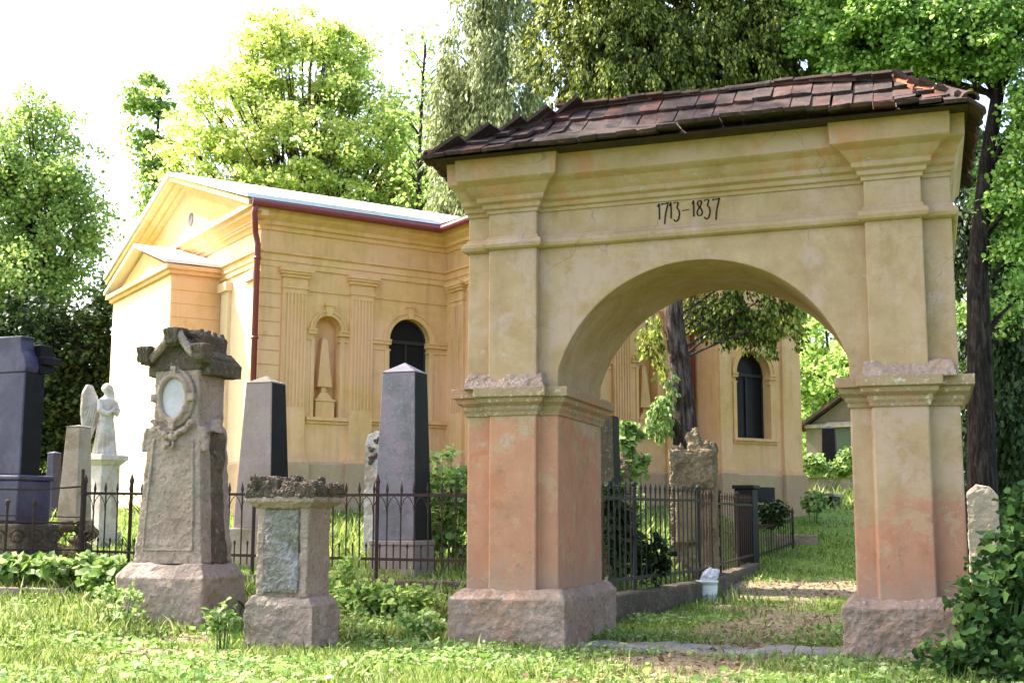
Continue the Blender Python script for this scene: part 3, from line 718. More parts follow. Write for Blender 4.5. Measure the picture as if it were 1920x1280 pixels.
def rand_unit(n): v = rng.normal(size=(n, 3)); return v/np.linalg.norm(v, axis=1, keepdims=True)
def crown_points(blobs, nclump, nleaf, cr, shell=.45, flat=.6, droop=0):
    """-> leaf points, axes, clump centres"""
    vol = np.array([b[3]*b[4]*b[5] for b in blobs])**.8; pr = vol/vol.sum()
    idx = rng.choice(len(blobs), nclump, p=pr); B = np.array(blobs, float)[idx]
    u = rand_unit(nclump)*(rng.uniform(shell**3, 1, nclump)**(1/3))[:, None]
    u += rng.normal(size=u.shape)*.06
    C = B[:, :3]+u*B[:, 3:6]
    out = u/np.linalg.norm(u, axis=1, keepdims=True)
    k = rng.integers(int(nleaf*.4), int(nleaf*1.6)+1, nclump); ci = np.repeat(np.arange(nclump), k); n = len(ci)
    rr = (cr*rng.uniform(.6, 1.4, nclump))[ci][:, None]
    g = rand_unit(n)*rng.uniform(0, 1, n)[:, None]**.5
    if droop:
        st = rng.uniform(0, 1, n)[:, None]
        off = np.concatenate([g[:, :2]*rr*.55, -st*rr*droop], 1); off[:, :2] += out[ci][:, :2]*rr*st*.35
        D = rand_unit(n)*.45+np.array([0, 0, -1.])+out[ci]*.35
    else:
        off = g*rr; off[:, 2] *= flat; off[:, 2] -= .35*rr[:, 0]*(g[:, 0]**2+g[:, 1]**2)
        D = rand_unit(n)+out[ci]*.35+np.array([0, 0, -.25])
    D /= np.linalg.norm(D, axis=1, keepdims=True)
    return C[ci]+off, D, C
def tree(name, label, cat, base, blobs, mat, bark, nclump, nleaf, cr, size, aspect=.55, trunk=.3, lean=(0, 0), limbs=60, droop=0, group=None, flat=.6, shell=.45, trunk_top=None, crownname='crown', trunk_v=None, up=(0, 0, .8), round_=False, limb_k=1, upright=0):
    t = thing(name, label, cat, base, 0, group)
    P, D, C = crown_points(blobs, nclump, nleaf, cr, shell, flat, droop)
    P = P[(P[:, 2] > -5)]; D = D[:len(P)]
    V, Q = leaves_np(P, D, size, aspect, up=np.array(up) if not droop else None, round_=round_)
    npmesh(crownname, V, Q, M[mat], t)
    if trunk:
        B = np.array(blobs, float); top = trunk_top or float((B[:, 2]+B[:, 5]*.4).max())
        cx, cy = float(np.average(B[:, 0], weights=B[:, 3])), float(np.average(B[:, 1], weights=B[:, 3]))
        pts = trunk_v or [(lean[0]*k, lean[1]*k, 0) for k in (0,)]
        if not trunk_v:
            pts = []
            for i in range(11):
                k = i/10; z = -.2+k*(top+.2)
                pts.append((cx*sm(.1, 1, k)+lean[0]*k+.1*math.sin(k*7+base[0]), cy*float(sm(.1, 1, k))+.1*math.cos(k*6+base[1]), z))
        n = len(pts); mb = MB(); rad = [trunk*(1.35 if i == 0 else 1)*(1-.8*(i/(n-1))**1.1) for i in range(n)]
        mb.tube(pts, rad, 12)
        sel = C[rng.choice(len(C), min(limbs, len(C)), replace=False)]
        for q in sel:
            zs = [p[2] for p in pts]; h = q[2]
            zt = max(zs[0]+.25*(top), h-max(.6, .45*np.hypot(q[0]-cx, q[1]-cy)+.25*abs(top-h)*.2)); zt = min(zt, top*.96)
            if upright: zt = max(top*.16, zt-upright*h*rng.uniform(.3, 1))
            k = np.interp(zt, zs, range(n)); i0 = int(min(k, n-2)); f = k-i0
            a = Vector(pts[i0]).lerp(Vector(pts[i0+1]), f); b = Vector(q)
            L_ = (b-a).length
            m1 = a.lerp(b, .4)+Vector((rng.normal()*.05*L_, rng.normal()*.05*L_, .08*L_*(1 if not droop else .5)))
            r0 = min(rad[i0]*.45, .02+L_*.018)*(limb_k if q[2] < 6 else 1)
            mb.tube([a, m1, a.lerp(b, .75)+Vector((0, 0, .05*L_)), b], [r0, r0*.7, r0*.45, r0*.15], 5, cap=False)
        link('trunk', mb, M[bark], t, smooth=True)
    return t
def B_(u, v, s, ru, rv, base, rs=None):
    """blob seen at pixel (u,v) at distance s with radii in pixels, relative to base"""
    z = zfor(v, s); l = lat(u, s, z); p = W(l, s, z)-Vector(base)
    k = s/CAM_F
    return (p.x, p.y, p.z, ru*k, (rs or (ru+rv)*.5*k), rv*k)
def trees():
    # big maple behind the chapel
    b = gnd(560, 42)
    bl = [B_(560, 130, 42, 125, 100, b), B_(480, 140, 42, 70, 80, b), B_(650, 150, 42, 75, 80, b), B_(450, 220, 41, 125, 100, b), B_(670, 240, 41, 110, 120, b), B_(380, 300, 40, 95, 80, b), B_(560, 300, 40, 150, 110, b), B_(770, 330, 42, 50, 80, b), B_(750, 230, 42, 45, 60, b), B_(800, 380, 42, 40, 50, b),
          B_(700, 320, 42, 100, 110, b), B_(340, 200, 42, 50, 60, b), B_(360, 380, 41, 70, 80, b), B_(520, 400, 40, 200, 90, b), B_(740, 410, 42, 70, 70, b), B_(560, 55, 42, 120, 50, b), B_(500, 70, 42, 60, 50, b), B_(640, 85, 42, 70, 50, b)]
    tree('maple_tree', 'large yellow-green maple tree rising behind the chapel roof', 'tree', b, bl, 'lf_maple', 'bark', 1250, 66, .50, .115, .6, .26, limbs=230, shell=.5, flat=.45, upright=.5, trunk_top=float(zfor(200, 42)-b.z), group=None)
    # small dark spur on its left
    b = gnd(285, 46)
    tree('dark_tree', 'slim dark tree half hidden behind the maple, above the pediment', 'tree', b, [B_(275, 200, 46, 32, 60, b), B_(290, 300, 46, 38, 60, b), B_(310, 380, 46, 50, 60, b)], 'lf_light', 'bark_dark', 70, 90, .55, .17, .55, .2, limbs=20)
    # left tree
    b = gnd(70, 33)
    bl = [B_(75, 225, 33, 70, 60, b), B_(20, 290, 32, 70, 80, b), B_(125, 300, 33, 60, 70, b), B_(60, 340, 32, 110, 70, b), B_(80, 430, 32, 120, 90, b), B_(20, 540, 31, 110, 110, b), B_(130, 560, 32, 95, 100, b), B_(60, 690, 32, 130, 110, b),
          B_(160, 700, 32, 75, 90, b), B_(170, 420, 33, 40, 60, b), B_(-60, 480, 32, 100, 200, b), B_(110, 810, 32, 110, 70, b)]
    tree('linden_tree', 'tall green broadleaf tree rising behind the stone angel and the slate monument', 'tree', b, bl, 'lf_light', 'bark_dark', 850, 80, .46, .10, .55, .25, limbs=200, shell=.3, upright=.35, trunk_top=float(zfor(330, 32)-b.z))
    b = gnd(120, 29)
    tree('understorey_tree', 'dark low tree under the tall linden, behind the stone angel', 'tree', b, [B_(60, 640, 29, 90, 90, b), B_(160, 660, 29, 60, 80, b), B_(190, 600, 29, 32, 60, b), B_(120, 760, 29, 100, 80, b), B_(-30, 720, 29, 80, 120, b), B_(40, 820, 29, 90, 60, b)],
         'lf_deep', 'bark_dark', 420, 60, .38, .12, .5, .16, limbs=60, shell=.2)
    # pale weeping conifer
    b = gnd(905, 31)
    bl = [B_(900, 100, 31, 75, 140, b), B_(880, 260, 31, 65, 130, b), B_(930, 330, 31, 90, 110, b), B_(860, 390, 31, 60, 60, b), B_(960, 130, 30.5, 60, 150, b), B_(910, -100, 31, 55, 110, b), B_(850, 180, 31, 35, 130, b), B_(970, -60, 31, 55, 110, b)]
    tree('weeping_cypress', 'pale grey-green weeping tree beside the left hip of the gateway roof', 'tree', b, bl, 'lf_grey', 'bark', 430, 95, .42, .17, .20, .22, limbs=60, droop=3.2)
    # sparse young tree between maple and cypress
    b = gnd(790, 36)
    tree('sparse_tree', 'thin sparse young tree between the maple and the pale weeping tree', 'tree', b, [B_(780, 250, 36, 45, 90, b), B_(800, 120, 36, 35, 90, b), B_(790, 340, 36, 50, 70, b)], 'lf_light', 'bark_dark', 60, 26, .5, .14, .5, .14, limbs=50)
    # thuja behind the gate, trunk seen through the arch
    b = gnd(1283, 17.3)
    tv = [P_ - Vector(b) for P_ in (gnd(1300, 17.3, -.2), PX(1290, 900, 17.3), PX(1284, 800, 17.3), PX(1276, 700, 17.3), PX(1264, 600, 17.3), PX(1260, 500, 17.4), PX(1270, 300, 17.5), PX(1280, 100, 17.6), PX(1290, -200, 17.7))]
    bl = [B_(1190, 40, 17.5, 90, 90, b), B_(1330, 60, 17.6, 110, 90, b), B_(1280, 130, 17.5, 210, 120, b), B_(1120, 90, 17.5, 130, 150, b), B_(1420, 90, 17.6, 150, 140, b), B_(1100, -80, 17.5, 110, 110, b), B_(1280, -150, 17.5, 200, 150, b), B_(1440, -60, 17.6, 110, 120, b), B_(1180, 150, 17, 130, 70, b),
          B_(1400, 420, 18.2, 150, 110, b), B_(1240, 440, 18, 50, 90, b), B_(1400, 230, 18, 200, 100, b), B_(1430, 330, 18.3, 150, 100, b), B_(1340, 560, 17.8, 60, 30, b), B_(1400, 590, 18, 40, 30, b), B_(1280, -420, 17.5, 120, 150, b), B_(1475, 570, 18.5, 40, 45, b), B_(1400, 555, 17.9, 100, 38, b), B_(1450, 600, 18, 45, 40, b), B_(1228, 620, 17.1, 12, 55, b), B_(1340, 580, 17.8, 40, 30, b)]
    tree('thuja_tree', 'big dark evergreen behind the gateway, its bark trunk seen through the arch', 'tree', b, bl, 'lf_dark', 'bark', 2700, 84, .22, .078, .30, .215, limbs=160, droop=1.5, trunk_v=[tuple(p) for p in tv], shell=.2, limb_k=.35)
    # bright maple on the right
    b = gnd(1838, 15.2)
    tv = [P_ - Vector(b) for P_ in (gnd(1845, 15.2, -.2), PX(1842, 900, 15.2), PX(1838, 700, 15.2), PX(1832, 500, 15.2), PX(1850, 300, 15.3), PX(1880, 100, 15.4), PX(1890, -150, 15.5))]
    bl = [B_(1640, 60, 16, 150, 80, b), B_(1560, 30, 16.5, 90, 90, b), B_(1780, 60, 15.5, 120, 80, b), B_(1900, 40, 15, 100, 100, b), B_(1700, -100, 16, 220, 110, b), B_(1905, 400, 15, 45, 100, b), B_(1950, 250, 15, 60, 130, b),
          B_(1900, 560, 15.6, 40, 50, b), B_(1640, 120, 17, 130, 50, b), B_(1870, 330, 16, 45, 60, b)]
    tree('broadleaf_tree', 'bright green large-leaved tree with a dark trunk just outside the right pier', 'tree', b, bl, 'lf_bright', 'bark_dark', 950, 90, .26, .058, .55, .20, limbs=110, round_=True, trunk_v=[tuple(p) for p in tv])
    # tall tree standing left of the view whose high boughs shade the gateway
    b = tuple(W(-11.6, 18.2, 1.0)); o_ = lambda x, y, z, a, c, d: (x-b[0], y-b[1], z-b[2], a, c, d)
    tree('oak_tree', 'tall oak standing out of view beside the linden, its high boughs shading the gateway', 'tree', b,
         [o_(-13.2, 4.6, 13.4, 3.6, 2.2, 1.6), o_(-10.4, 4.0, 13.0, 3, 2.2, 1.5), o_(-9.6, 1.6, 12.6, 3.0, 1.5, 1.3), o_(-8.6, -.9, 12.0, 2.0, .9, 1.1), o_(-15, 3.5, 14.5, 3, 3, 2), o_(-7.8, 3.8, 13.0, 2.2, 1.6, 1.1)],
         'lf_light', 'bark_dark', 520, 60, .5, .13, .55, .35, limbs=90, shell=.2)
    # dark evergreen mass behind it
    b = gnd(1880, 21)
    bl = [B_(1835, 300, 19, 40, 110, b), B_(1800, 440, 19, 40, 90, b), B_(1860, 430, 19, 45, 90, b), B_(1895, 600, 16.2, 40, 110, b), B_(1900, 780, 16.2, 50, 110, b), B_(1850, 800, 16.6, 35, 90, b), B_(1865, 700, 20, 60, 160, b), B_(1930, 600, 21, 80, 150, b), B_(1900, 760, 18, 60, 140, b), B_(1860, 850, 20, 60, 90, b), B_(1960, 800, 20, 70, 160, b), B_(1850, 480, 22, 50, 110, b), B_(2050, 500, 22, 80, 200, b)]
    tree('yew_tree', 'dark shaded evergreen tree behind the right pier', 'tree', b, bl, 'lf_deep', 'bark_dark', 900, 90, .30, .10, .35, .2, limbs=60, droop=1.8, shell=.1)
    # far wood seen right of the chapel through the arch
    for i, (u, s, top, hw, mt, lab) in enumerate(((1555, 62, 560, 60, 'lf_light', 'far pale green tree seen through the arch behind the little house'), (1660, 58, 520, 70, 'lf_light', 'far tree hidden mostly by the right gate pier'),
                                     (1480, 66, 540, 60, 'lf_light', 'far tree standing right behind the chapel choir'), (1830, 56, 430, 90, 'lf_light', 'far tree showing beside the right trunk'), (1960, 60, 300, 110, 'lf_light', 'far tall tree beside the dark evergreen'), (2200, 55, 350, 130, 'lf_light', 'far tree beyond the right of the view, nearest to it'), (2450, 58, 320, 130, 'lf_light', 'far tree farthest out beyond the right of the view'))):
        b = gnd(u, s)
        bl = [B_(u, top+60, s, hw*.8, 60, b), B_(u-hw*.4, top+150, s, hw, 80, b), B_(u+hw*.4, top+180, s, hw, 90, b), B_(u, top+270, s, hw*1.2, 70, b)]
        tree('distant_tree', lab, 'tree', b, bl, mt, 'bark_dark', 130, 60, .8, .25, .55, .2, limbs=30, group='distant trees beyond the cemetery')
    for u, s in ((-20, 60), (140, 64), (260, 58)):
        b = gnd(u, s); bl = [B_(u, 720, s, 90, 90, b), B_(u+30, 820, s, 110, 80, b)]
        tree('distant_tree', {-20: 'low far tree behind the slate monument', 140: 'low far tree behind the stone angel', 260: 'low far tree hidden behind the chapel front'}[u], 'tree', b, bl, 'lf_light', 'bark_dark', 110, 60, .8, .25, .55, .2, limbs=15, group='distant trees beyond the cemetery')
def PX(u, v, s): z = zfor(v, s); return W(lat(u, s, z), s, z)
trees()
def sprouts():
    t = bpy.data.objects['thuja_tree']; b = t.location
    P, D, C = crown_points([B_(1240, 775, 17.1, 26, 38, b), B_(1250, 738, 17.1, 16, 22, b), B_(1262, 700, 17.05, 8, 20, b)], 46, 28, .11, .2, .7, 1.0)
    V, Q = leaves_np(P, D, .065, .34, round_=True); npmesh('sprouts', V, Q, M['lf_weed'], t)
sprouts()

# ------------------------------------------------------------------ graves
def ornate_tomb():
    p = gnd(300, 11.6, -.04)
    t = thing('ornate_tombstone', 'tall weathered sandstone tombstone with an oval medallion and broken pediment', 'tombstone', p, R_(-3))
    V = dict(vox=.012, disp=.03, dscale=.12, disp2=.012)
    link('base', MB().box(-.475, .475, -.03, .64, -.2, .48).frus((-.475, .475, -.03, .64), .48, (-.40, .40, .04, .57), .60), M['tomb'], t, vox=.016, disp=.05, dscale=.2, disp2=.015)
    body = MB()
    prof = [(.38, .60), (.355, .85), (.33, 1.15), (.31, 1.45), (.295, 1.70), (.285, 1.80), (.25, 1.86), (.25, 2.42)]
    for (a, z0), (b, z1) in zip(prof, prof[1:]):
        body.frus((-a, a, .08+(.345-a)*.3, .54-(.345-a)*.2), z0, (-b, b, .08+(.345-b)*.3, .54-(.345-b)*.2), z1)
    for sx in (-1, 1):   # side scrolls
        body.tube([(sx*.30, .30, 1.78), (sx*.31, .30, 1.90)], [.09, .05], 8)
        for zz, rr in ((.78, .035), (1.7, .03)): body.tube([(sx*.345, .12, zz-.1), (sx*.335, .12, zz), (sx*.30, .12, zz+.12)], rr, 6)
    link('body', body, M['tomb'], t, **V)
    # raised frame lines on the front
    fr = MB()
    for sx in (-1, 1): fr.tube([(sx*.27, .075, .72), (sx*.25, .085, 1.2), (sx*.215, .095, 1.72)], .018, 6)
    fr.tube([(-.27, .075, .72), (.27, .075, .72)], .016, 6)
    link('front_moulding', fr, M['tomb'], t, vox=.009, disp=.02, dscale=.06)
    # medallion
    def oval(rx, rz, r, y, n=28): return [(rx*math.cos(2*math.pi*i/n), y, 2.09+rz*math.sin(2*math.pi*i/n)) for i in range(n+1)]
    fo = MB(); fo.tube(oval(.155, .205, 0, .07), .030, 8); fo.tube(oval(.20, .25, 0, .095), .022, 6)
    for a in range(4):
        an = math.pi/2*a; fo.box(.21*math.cos(an)-.03, .21*math.cos(an)+.03, .04, .12, 2.09+.255*math.sin(an)-.035, 2.09+.255*math.sin(an)+.035)
    link('medallion_frame', fo, M['tomb'], t, vox=.009, disp=.012, dscale=.06)
    md = MB(); md.add([(.145*math.cos(2*math.pi*i/28), .075, 2.09+.195*math.sin(2*math.pi*i/28)) for i in range(28)]+[(.145*math.cos(2*math.pi*i/28), .13, 2.09+.195*math.sin(2*math.pi*i/28)) for i in range(28)],
           [tuple(range(28))]+[(i, (i+1) % 28, 28+(i+1) % 28, 28+i) for i in range(28)])
    link('medallion', md, M['marble'], t)
    # garland
    ga = MB(); r2 = random.Random(5)
    for i in range(26):
        k = i/25; x = -.22+.44*k; z = 1.87-.13*math.sin(math.pi*k)
        ga.blob((x+r2.uniform(-.01, .01), .065, z+r2.uniform(-.015, .015)), (.028, .03, .028), i, .3, 1)
    for i in range(8): ga.blob((-.02+r2.uniform(-.06, .06), .07, 1.72-r2.uniform(0, .10)), (.022, .025, .022), i+50, .3, 1)
    link('garland', ga, M['tomb'], t, vox=.008, disp=.01, dscale=.03)
    # pediment and roof block
    pe = MB()
    pe.pr_y([(-.33, 2.40), (-.24, 2.34), (.24, 2.34), (.33, 2.40), (.33, 2.47), (.06, 2.66), (-.06, 2.66), (-.33, 2.47)], .10, .56)
    link('pediment', pe, M['tomb_dark'], t, **V)
    rk = MB()
    for sx in (-1, 1): rk.tube([(sx*.32, .06, 2.43), (sx*.20, .05, 2.50), (sx*.10, .05, 2.60), (sx*.02, .04, 2.70)], [.045, .04, .04, .05], 8)
    link('raking_scrolls', rk, M['tomb'], t, vox=.01, disp=.03, dscale=.06)
    for x_, z_, w_ in ((0, 2.56, .07), (-.305, 2.40, .062), (.305, 2.40, .062)):
        ac = MB().frus((x_-w_*.8, x_+w_*.8, .02, .14), z_, (x_-w_*1.1, x_+w_*1.1, .0, .16), z_+.17)
        for i in range(4): ac.tube([(x_+(i-1.5)*w_*.5, .0, z_+.02), (x_+(i-1.5)*w_*.62, -.02, z_+.16)], .016, 6)
        link('acroterion', ac, M['tomb_dark'], t, vox=.009, disp=.03, dscale=.06, disp2=.015)
    tp = MB(); tp.box(-.16, .22, .18, .58, 2.45, 2.68)
    for k in range(4): tp.tube([(.20, .20+k*.11, 2.69), (-.14, .20+k*.11, 2.69)], .045, 8)
    link('top_block', tp, M['tomb_dark'], t, vox=.012, disp=.04, dscale=.08, disp2=.015)
    for co in (MB().box(.20, .35, .14, .64, 2.30, 2.42).frus((.2, .35, .14, .64), 2.42, (.2, .25, .2, .6), 2.54), MB().box(-.34, -.2, .12, .66, 2.30, 2.40)):
        link('side_cornice', co, M['tomb_dark'], t, vox=.012, disp=.03, dscale=.1)
    sd_ = MB()
    sd_.frus((.25, .40, .22, .46), .60, (.22, .34, .24, .44), 1.05); sd_.frus((.2, .34, .24, .44), 1.05, (.2, .31, .26, .42), 1.75); sd_.blob((.30, .34, 1.62), (.08, .12, .18), 3, .3)
    link('side_buttress', sd_, M['tomb_dark'], t, **V)
    t.scale = (1.0, 1.03, 1.025)
ornate_tomb()
def broken_tomb():
    p = gnd(521, 10.62, -.01)
    t = thing('broken_pedestal', 'short stone grave pedestal with a greenish panel and crumbling top slab', 'grave pedestal', p, R_(-3))
    link('base', MB().box(-.325, .325, -.0, .46, -.2, .36).frus((-.325, .325, 0, .46), .36, (-.27, .27, .03, .42), .42), M['tomb'], t, vox=.013, disp=.045, dscale=.14, disp2=.015)
    b = MB().box(-.25, .25, .05, .40, .40, 1.18)
    b.box(-.25, -.17, .03, .40, .42, 1.16).box(.17, .25, .03, .40, .42, 1.16)
    link('body', b, M['tomb'], t, vox=.012, disp=.03, dscale=.1, disp2=.01)
    link('panel', MB().box(-.165, .165, .02, .10, .46, 1.14), M['panel'], t, vox=.01, disp=.04, dscale=.05, disp2=.012)
    s = MB().frus((-.25, .25, .03, .42), 1.15, (-.34, .34, -.04, .50), 1.21).box(-.34, .34, -.04, .50, 1.21, 1.25)
    link('cap_slab', s, M['tomb'], t, vox=.011, disp=.03, dscale=.08, disp2=.01)
    c = MB(); r2 = random.Random(9)
    c.box(-.335, .335, -.045, .49, 1.245, 1.30)
    for i in range(13):
        for jy in range(5):
            x = -.32+i*.053; y = -.04+jy*.105
            h = (.105 if -.30 < x < .12 else .065)*r2.uniform(.55, 1.25); w_ = r2.uniform(.028, .055)
            c.frus((x-.01, x+w_, y+r2.uniform(-.01, .02), y+.10), 1.28, (x+r2.uniform(-.02, .01), x+w_+r2.uniform(-.02, .01), y+r2.uniform(-.02, .03), y+r2.uniform(.06, .1)), 1.30+h)
    link('crumbling_top', c, M['tomb_dark'], t, vox=.008, disp=.04, dscale=.05, disp2=.03)
broken_tomb()
def obelisk(name, label, u, s, z_top, wb, wt, db, dt, cap, mat, side=None, base=None, basemat=None, rz=-3, capmat=None, zb=None):
    p = gnd(u, s, -.03); H = z_top-p.z
    t = thing(name, label, 'gravestone', p, R_(rz))
    zb = zb or .0
    sh = MB().frus((-wb/2, wb/2, 0, db), zb, (-wt/2, wt/2, (db-dt)/2, (db+dt)/2), H-cap)
    if side:   # shade of the right flank, put in as a thin black slab
        o = link('shaft', sh, M[mat], t, bevel=.012)
        e = .004
        fl = MB().add([(wb/2, .01, zb), (wb/2, db-.01, zb), (wt/2, (db+dt)/2-.01, H-cap-.01), (wt/2, (db-dt)/2+.01, H-cap-.01), (wb/2+e, .01, zb), (wb/2+e, db-.01, zb), (wt/2+e, (db+dt)/2-.01, H-cap-.01), (wt/2+e, (db-dt)/2+.01, H-cap-.01)],
                      [(0,1,2,3), (7,6,5,4), (0,4,5,1), (1,5,6,2), (2,6,7,3), (3,7,4,0)])
        link('shaded_side', fl, M[side], t)
    else: o = link('shaft', sh, M[mat], t, bevel=.012)
    q = .012
    pc = MB().add([(-wt/2-q, (db-dt)/2-q, H-cap), (wt/2+q, (db-dt)/2-q, H-cap), (wt/2+q, (db+dt)/2+q, H-cap), (-wt/2-q, (db+dt)/2+q, H-cap), (0, db/2, H)], [(0,1,4), (1,2,4), (2,3,4), (3,0,4), (3,2,1,0)])
    link('pyramid_cap', pc, M[capmat or mat], t, bevel=.006)
    for k, (hw, hd, z0, z1) in enumerate(base or ()):
        link('base_step', MB().box(-hw, hw, db/2-hd, db/2+hd, z0, z1), M[basemat or mat], t, bevel=.012)
    return t
obelisk('granite_obelisk', 'grey granite obelisk gravestone with its right side shaded black, behind the iron fence', 738, 14.6, zfor(676, 14.6), .545, .425, .46, .34, .13, 'granite_grey', 'granite_black', [(.30, .27, .40, .46), (.29, .26, -.1, .40)], 'granite_pink', zb=.46)
obelisk('pale_obelisk', 'pinkish stone obelisk gravestone between the ornate tombstone and the chapel corner', 470, 15.2, zfor(702, 15.2), .52, .37, .45, .32, .10, 'granite_pink', 'granite_black', [(.31, .28, -.1, .50)], 'pale_stone', capmat='pale_stone', zb=.5)
tb = obelisk('small_obelisk', 'small yellowish stone obelisk on a rough rock base between slate monument and angel', 121, 15.4, zfor(797, 15.4), .30, .215, .28, .2, .03, 'pale_stone', None, None, zb=.55)
rk = MB(); r2 = random.Random(4)
for i in range(26): rk.blob((r2.uniform(-.22, .22), .14+r2.uniform(-.14, .14), r2.uniform(0, .52)), (.10, .10, .08), i, .3, 2)
link('rock_base', rk, M['rock'], tb, vox=.02, disp=.04, dscale=.1)
obelisk('slim_dark_gravestone', 'slim dark gravestone far behind the slate monument', 88, 19.5, zfor(848, 19.5), .16, .13, .2, .16, .03, 'granite_violet', None, None)
def slate_monument():
    p = gnd(18, 14.0, -.02)
    t = thing('slate_monument', 'large polished slate-blue monument inside the scrollwork railing', 'grave monument', p, R_(-3))
    z = lambda v: zfor(v, 14.0)-p.z
    k = 14.0/CAM_F; x = lambda u: (u-18)*k/.93
    XR = x(44)-.11; X0 = XR-.85
    link('base', MB().box(X0-.14, XR+.12, -.10, .55, z(1078)-.2, z(985)), M['tomb_dark'], t, vox=.02, disp=.03)
    link('plinth', MB().box(X0-.07, XR+.045, -.05, .47, z(985), z(903)).box(X0-.10, XR+.07, -.07, .49, z(903), z(893)), M['granite_violet'], t, bevel=.02)
    link('body', MB().box(X0, XR, .0, .32, z(893), z(700)), M['granite_violet'], t, bevel=.015)
    link('shaded_side', MB().box(XR, XR+.004, .015, .305, z(893), z(700)), M['granite_black'], t)  # black sheet puts the shade on the monument's right side
    up = MB().pr_y([(X0, z(700)), (XR, z(700)), (XR+.02, z(690)), (XR-.01, z(672)), (XR-.06, z(660)), (XR-.08, z(640)), (XR-.06, z(632)), (X0+.06, z(632)), (X0+.08, z(640)), (X0+.06, z(660)), (X0, z(672))], -.01, .20)
    link('scrolled_top', up, M['granite_violet'], t, bevel=.012)
    link('cornice', MB().box(X0+.02, XR+.09, .20, .47, z(683), z(668)).box(X0+.05, XR+.03, .20, .43, z(700), z(683)).box(X0+.1, XR+.02, .21, .40, z(668), z(645)), M['granite_black'], t, bevel=.01)
slate_monument()
def angel():
    p = gnd(189, 17.2, -.02); t = thing('angel_statue', 'white marble angel statue with folded wings on a stone pedestal', 'statue', p, R_(76))
    z = lambda v: zfor(v, 17.2)-p.z
    k = 17.2/CAM_F
    pd = MB().box(-.22, .22, -.2, .24, -.1, .18).box(-.17, .17, -.16, .2, .18, z(870)).box(-.25, .25, -.24, .28, z(866), z(856)).frus((-.17, .17, -.16, .2), z(876), (-.24, .24, -.22, .26), z(866))
    link('pedestal', pd, M['white_stone'], t, bevel=.01)
    zb = z(856); H = z(722)-zb; t.scale = (.92, .92, 1.0)
    b = MB()
    # robe, torso, neck and head as one figure, leaning a little forward
    prof = [(.19, 0), (.185, .08), (.165, .2), (.15, .35), (.125, .47), (.105, .55), (.12, .64), (.135, .72), (.13, .78), (.06, .82), (.045, .85), (.065, .88), (.075, .925), (.065, .975), (.03, 1.0)]
    b.lathe([(r*H, zb+q*H) for r, q in prof], 20, (0, 0), 1, .8)
    for sx in (-1, 1):    # arms folded to the chest
        b.tube([(sx*.13*H, 0, zb+.76*H), (sx*.17*H, -.05*H, zb+.62*H), (sx*.09*H, -.13*H, zb+.57*H), (sx*.01*H, -.15*H, zb+.62*H)], [.05*H, .045*H, .035*H, .025*H], 8)
        for i in range(5): b.tube([(sx*.01*H, -.15*H, zb+(.60+.012*i)*H), (-sx*.015*H, -.165*H, zb+(.635+.012*i)*H)], .008*H, 5)
        for i in range(6):  # robe folds
            a = sx*(.3+.45*i); b.tube([(.11*H*math.sin(a), -.09*H*math.cos(a), zb+.5*H), (.17*H*math.sin(a), -.145*H*math.cos(a), zb+.02*H)], [.012*H, .026*H], 6)
    b.blob((0, .01*H, zb+.935*H), (.085*H, .09*H, .075*H), 2, .1)   # hair
    b.blob((0, -.07*H, zb+.915*H), (.012*H, .02*H, .02*H), 1, 0, 1)
    b.blob((0, 0, zb-.01), (.22*H, .19*H, .05*H), 8, .2)
    link('figure', b, M['white_stone'], t, vox=.008, disp=.01, dscale=.05, smooth=True)
    for sx in (-1, 1):
        wg = MB(); pts = []
        # wing outline in a plane swinging back and out
        out = [(.02, .60), (.08, .82), (.16, .97), (.24, .98), (.30, .86), (.31, .60), (.27, .34), (.20, .08), (.13, .28), (.06, .44)]
        n = len(out); vs = []
        for th in (.0, .05):
            for x, q in out: vs.append((sx*x*H, (.09+.30*x+th)*H, zb+q*H))
        wg.add(vs, [tuple(range(n)), tuple(range(2*n-1, n-1, -1))]+[(i, (i+1) % n, n+(i+1) % n, n+i) for i in range(n)])
        for i in range(6):
            x0 = .07+.035*i; wg.tube([(sx*x0*H, (.085+.30*x0)*H, zb+(.78-.02*i)*H), (sx*(.17+.022*i)*H, (.085+.3*(.17+.022*i))*H, zb+(.20+.09*i)*H)], .014*H, 5)
        link('wing', wg, M['white_stone'], t, vox=.009, disp=.01, dscale=.05)
angel()
# other stones
p = gnd(694, 16.3, -.03); t = thing('white_headstone', 'white marble headstone peeking out left of the grey obelisk', 'gravestone', p, 0)
h = zfor(808, 16.3)-p.z
link('slab', MB().pr_y([(-.10, 0), (.16, 0), (.16, h-.05), (.05, h), (-.06, h-.06), (-.09, h-.16)], 0, .16), M['white_stone'], t, vox=.015, disp=.03, dscale=.1)
cv = MB(); r2 = random.Random(12)
for i in range(14): cv.blob((r2.uniform(-.02, .12), -.01, h-r2.uniform(.1, .45)), (.03, .03, .03), i, .4, 1)
link('carved_leaves', cv, M['tomb_dark'], t, vox=.01, disp=.02, dscale=.03)
obelisk('brown_gravestone', 'narrow dark brown gravestone just right of the left gate pier', 1134, 14.4, zfor(779, 14.4), .30, .22, .3, .24, .0, 'tomb_dark', 'granite_black', None)
p = gnd(1168, 15.6, -.02); t = thing('rubble_headstone', 'small pale broken headstone behind the fence beside the narrow dark gravestone', 'gravestone', p, 0)
rb = MB(); hh = zfor(852, 15.6)-p.z
rb.frus((-.10, .12, 0, .16), 0, (-.06, .08, .02, .14), hh-.1); rb.blob((0, .08, hh-.12), (.09, .08, .12), 5, .5, 2)
link('stone', rb, M['rock'], t, vox=.015, disp=.08, dscale=.08, disp2=.02)
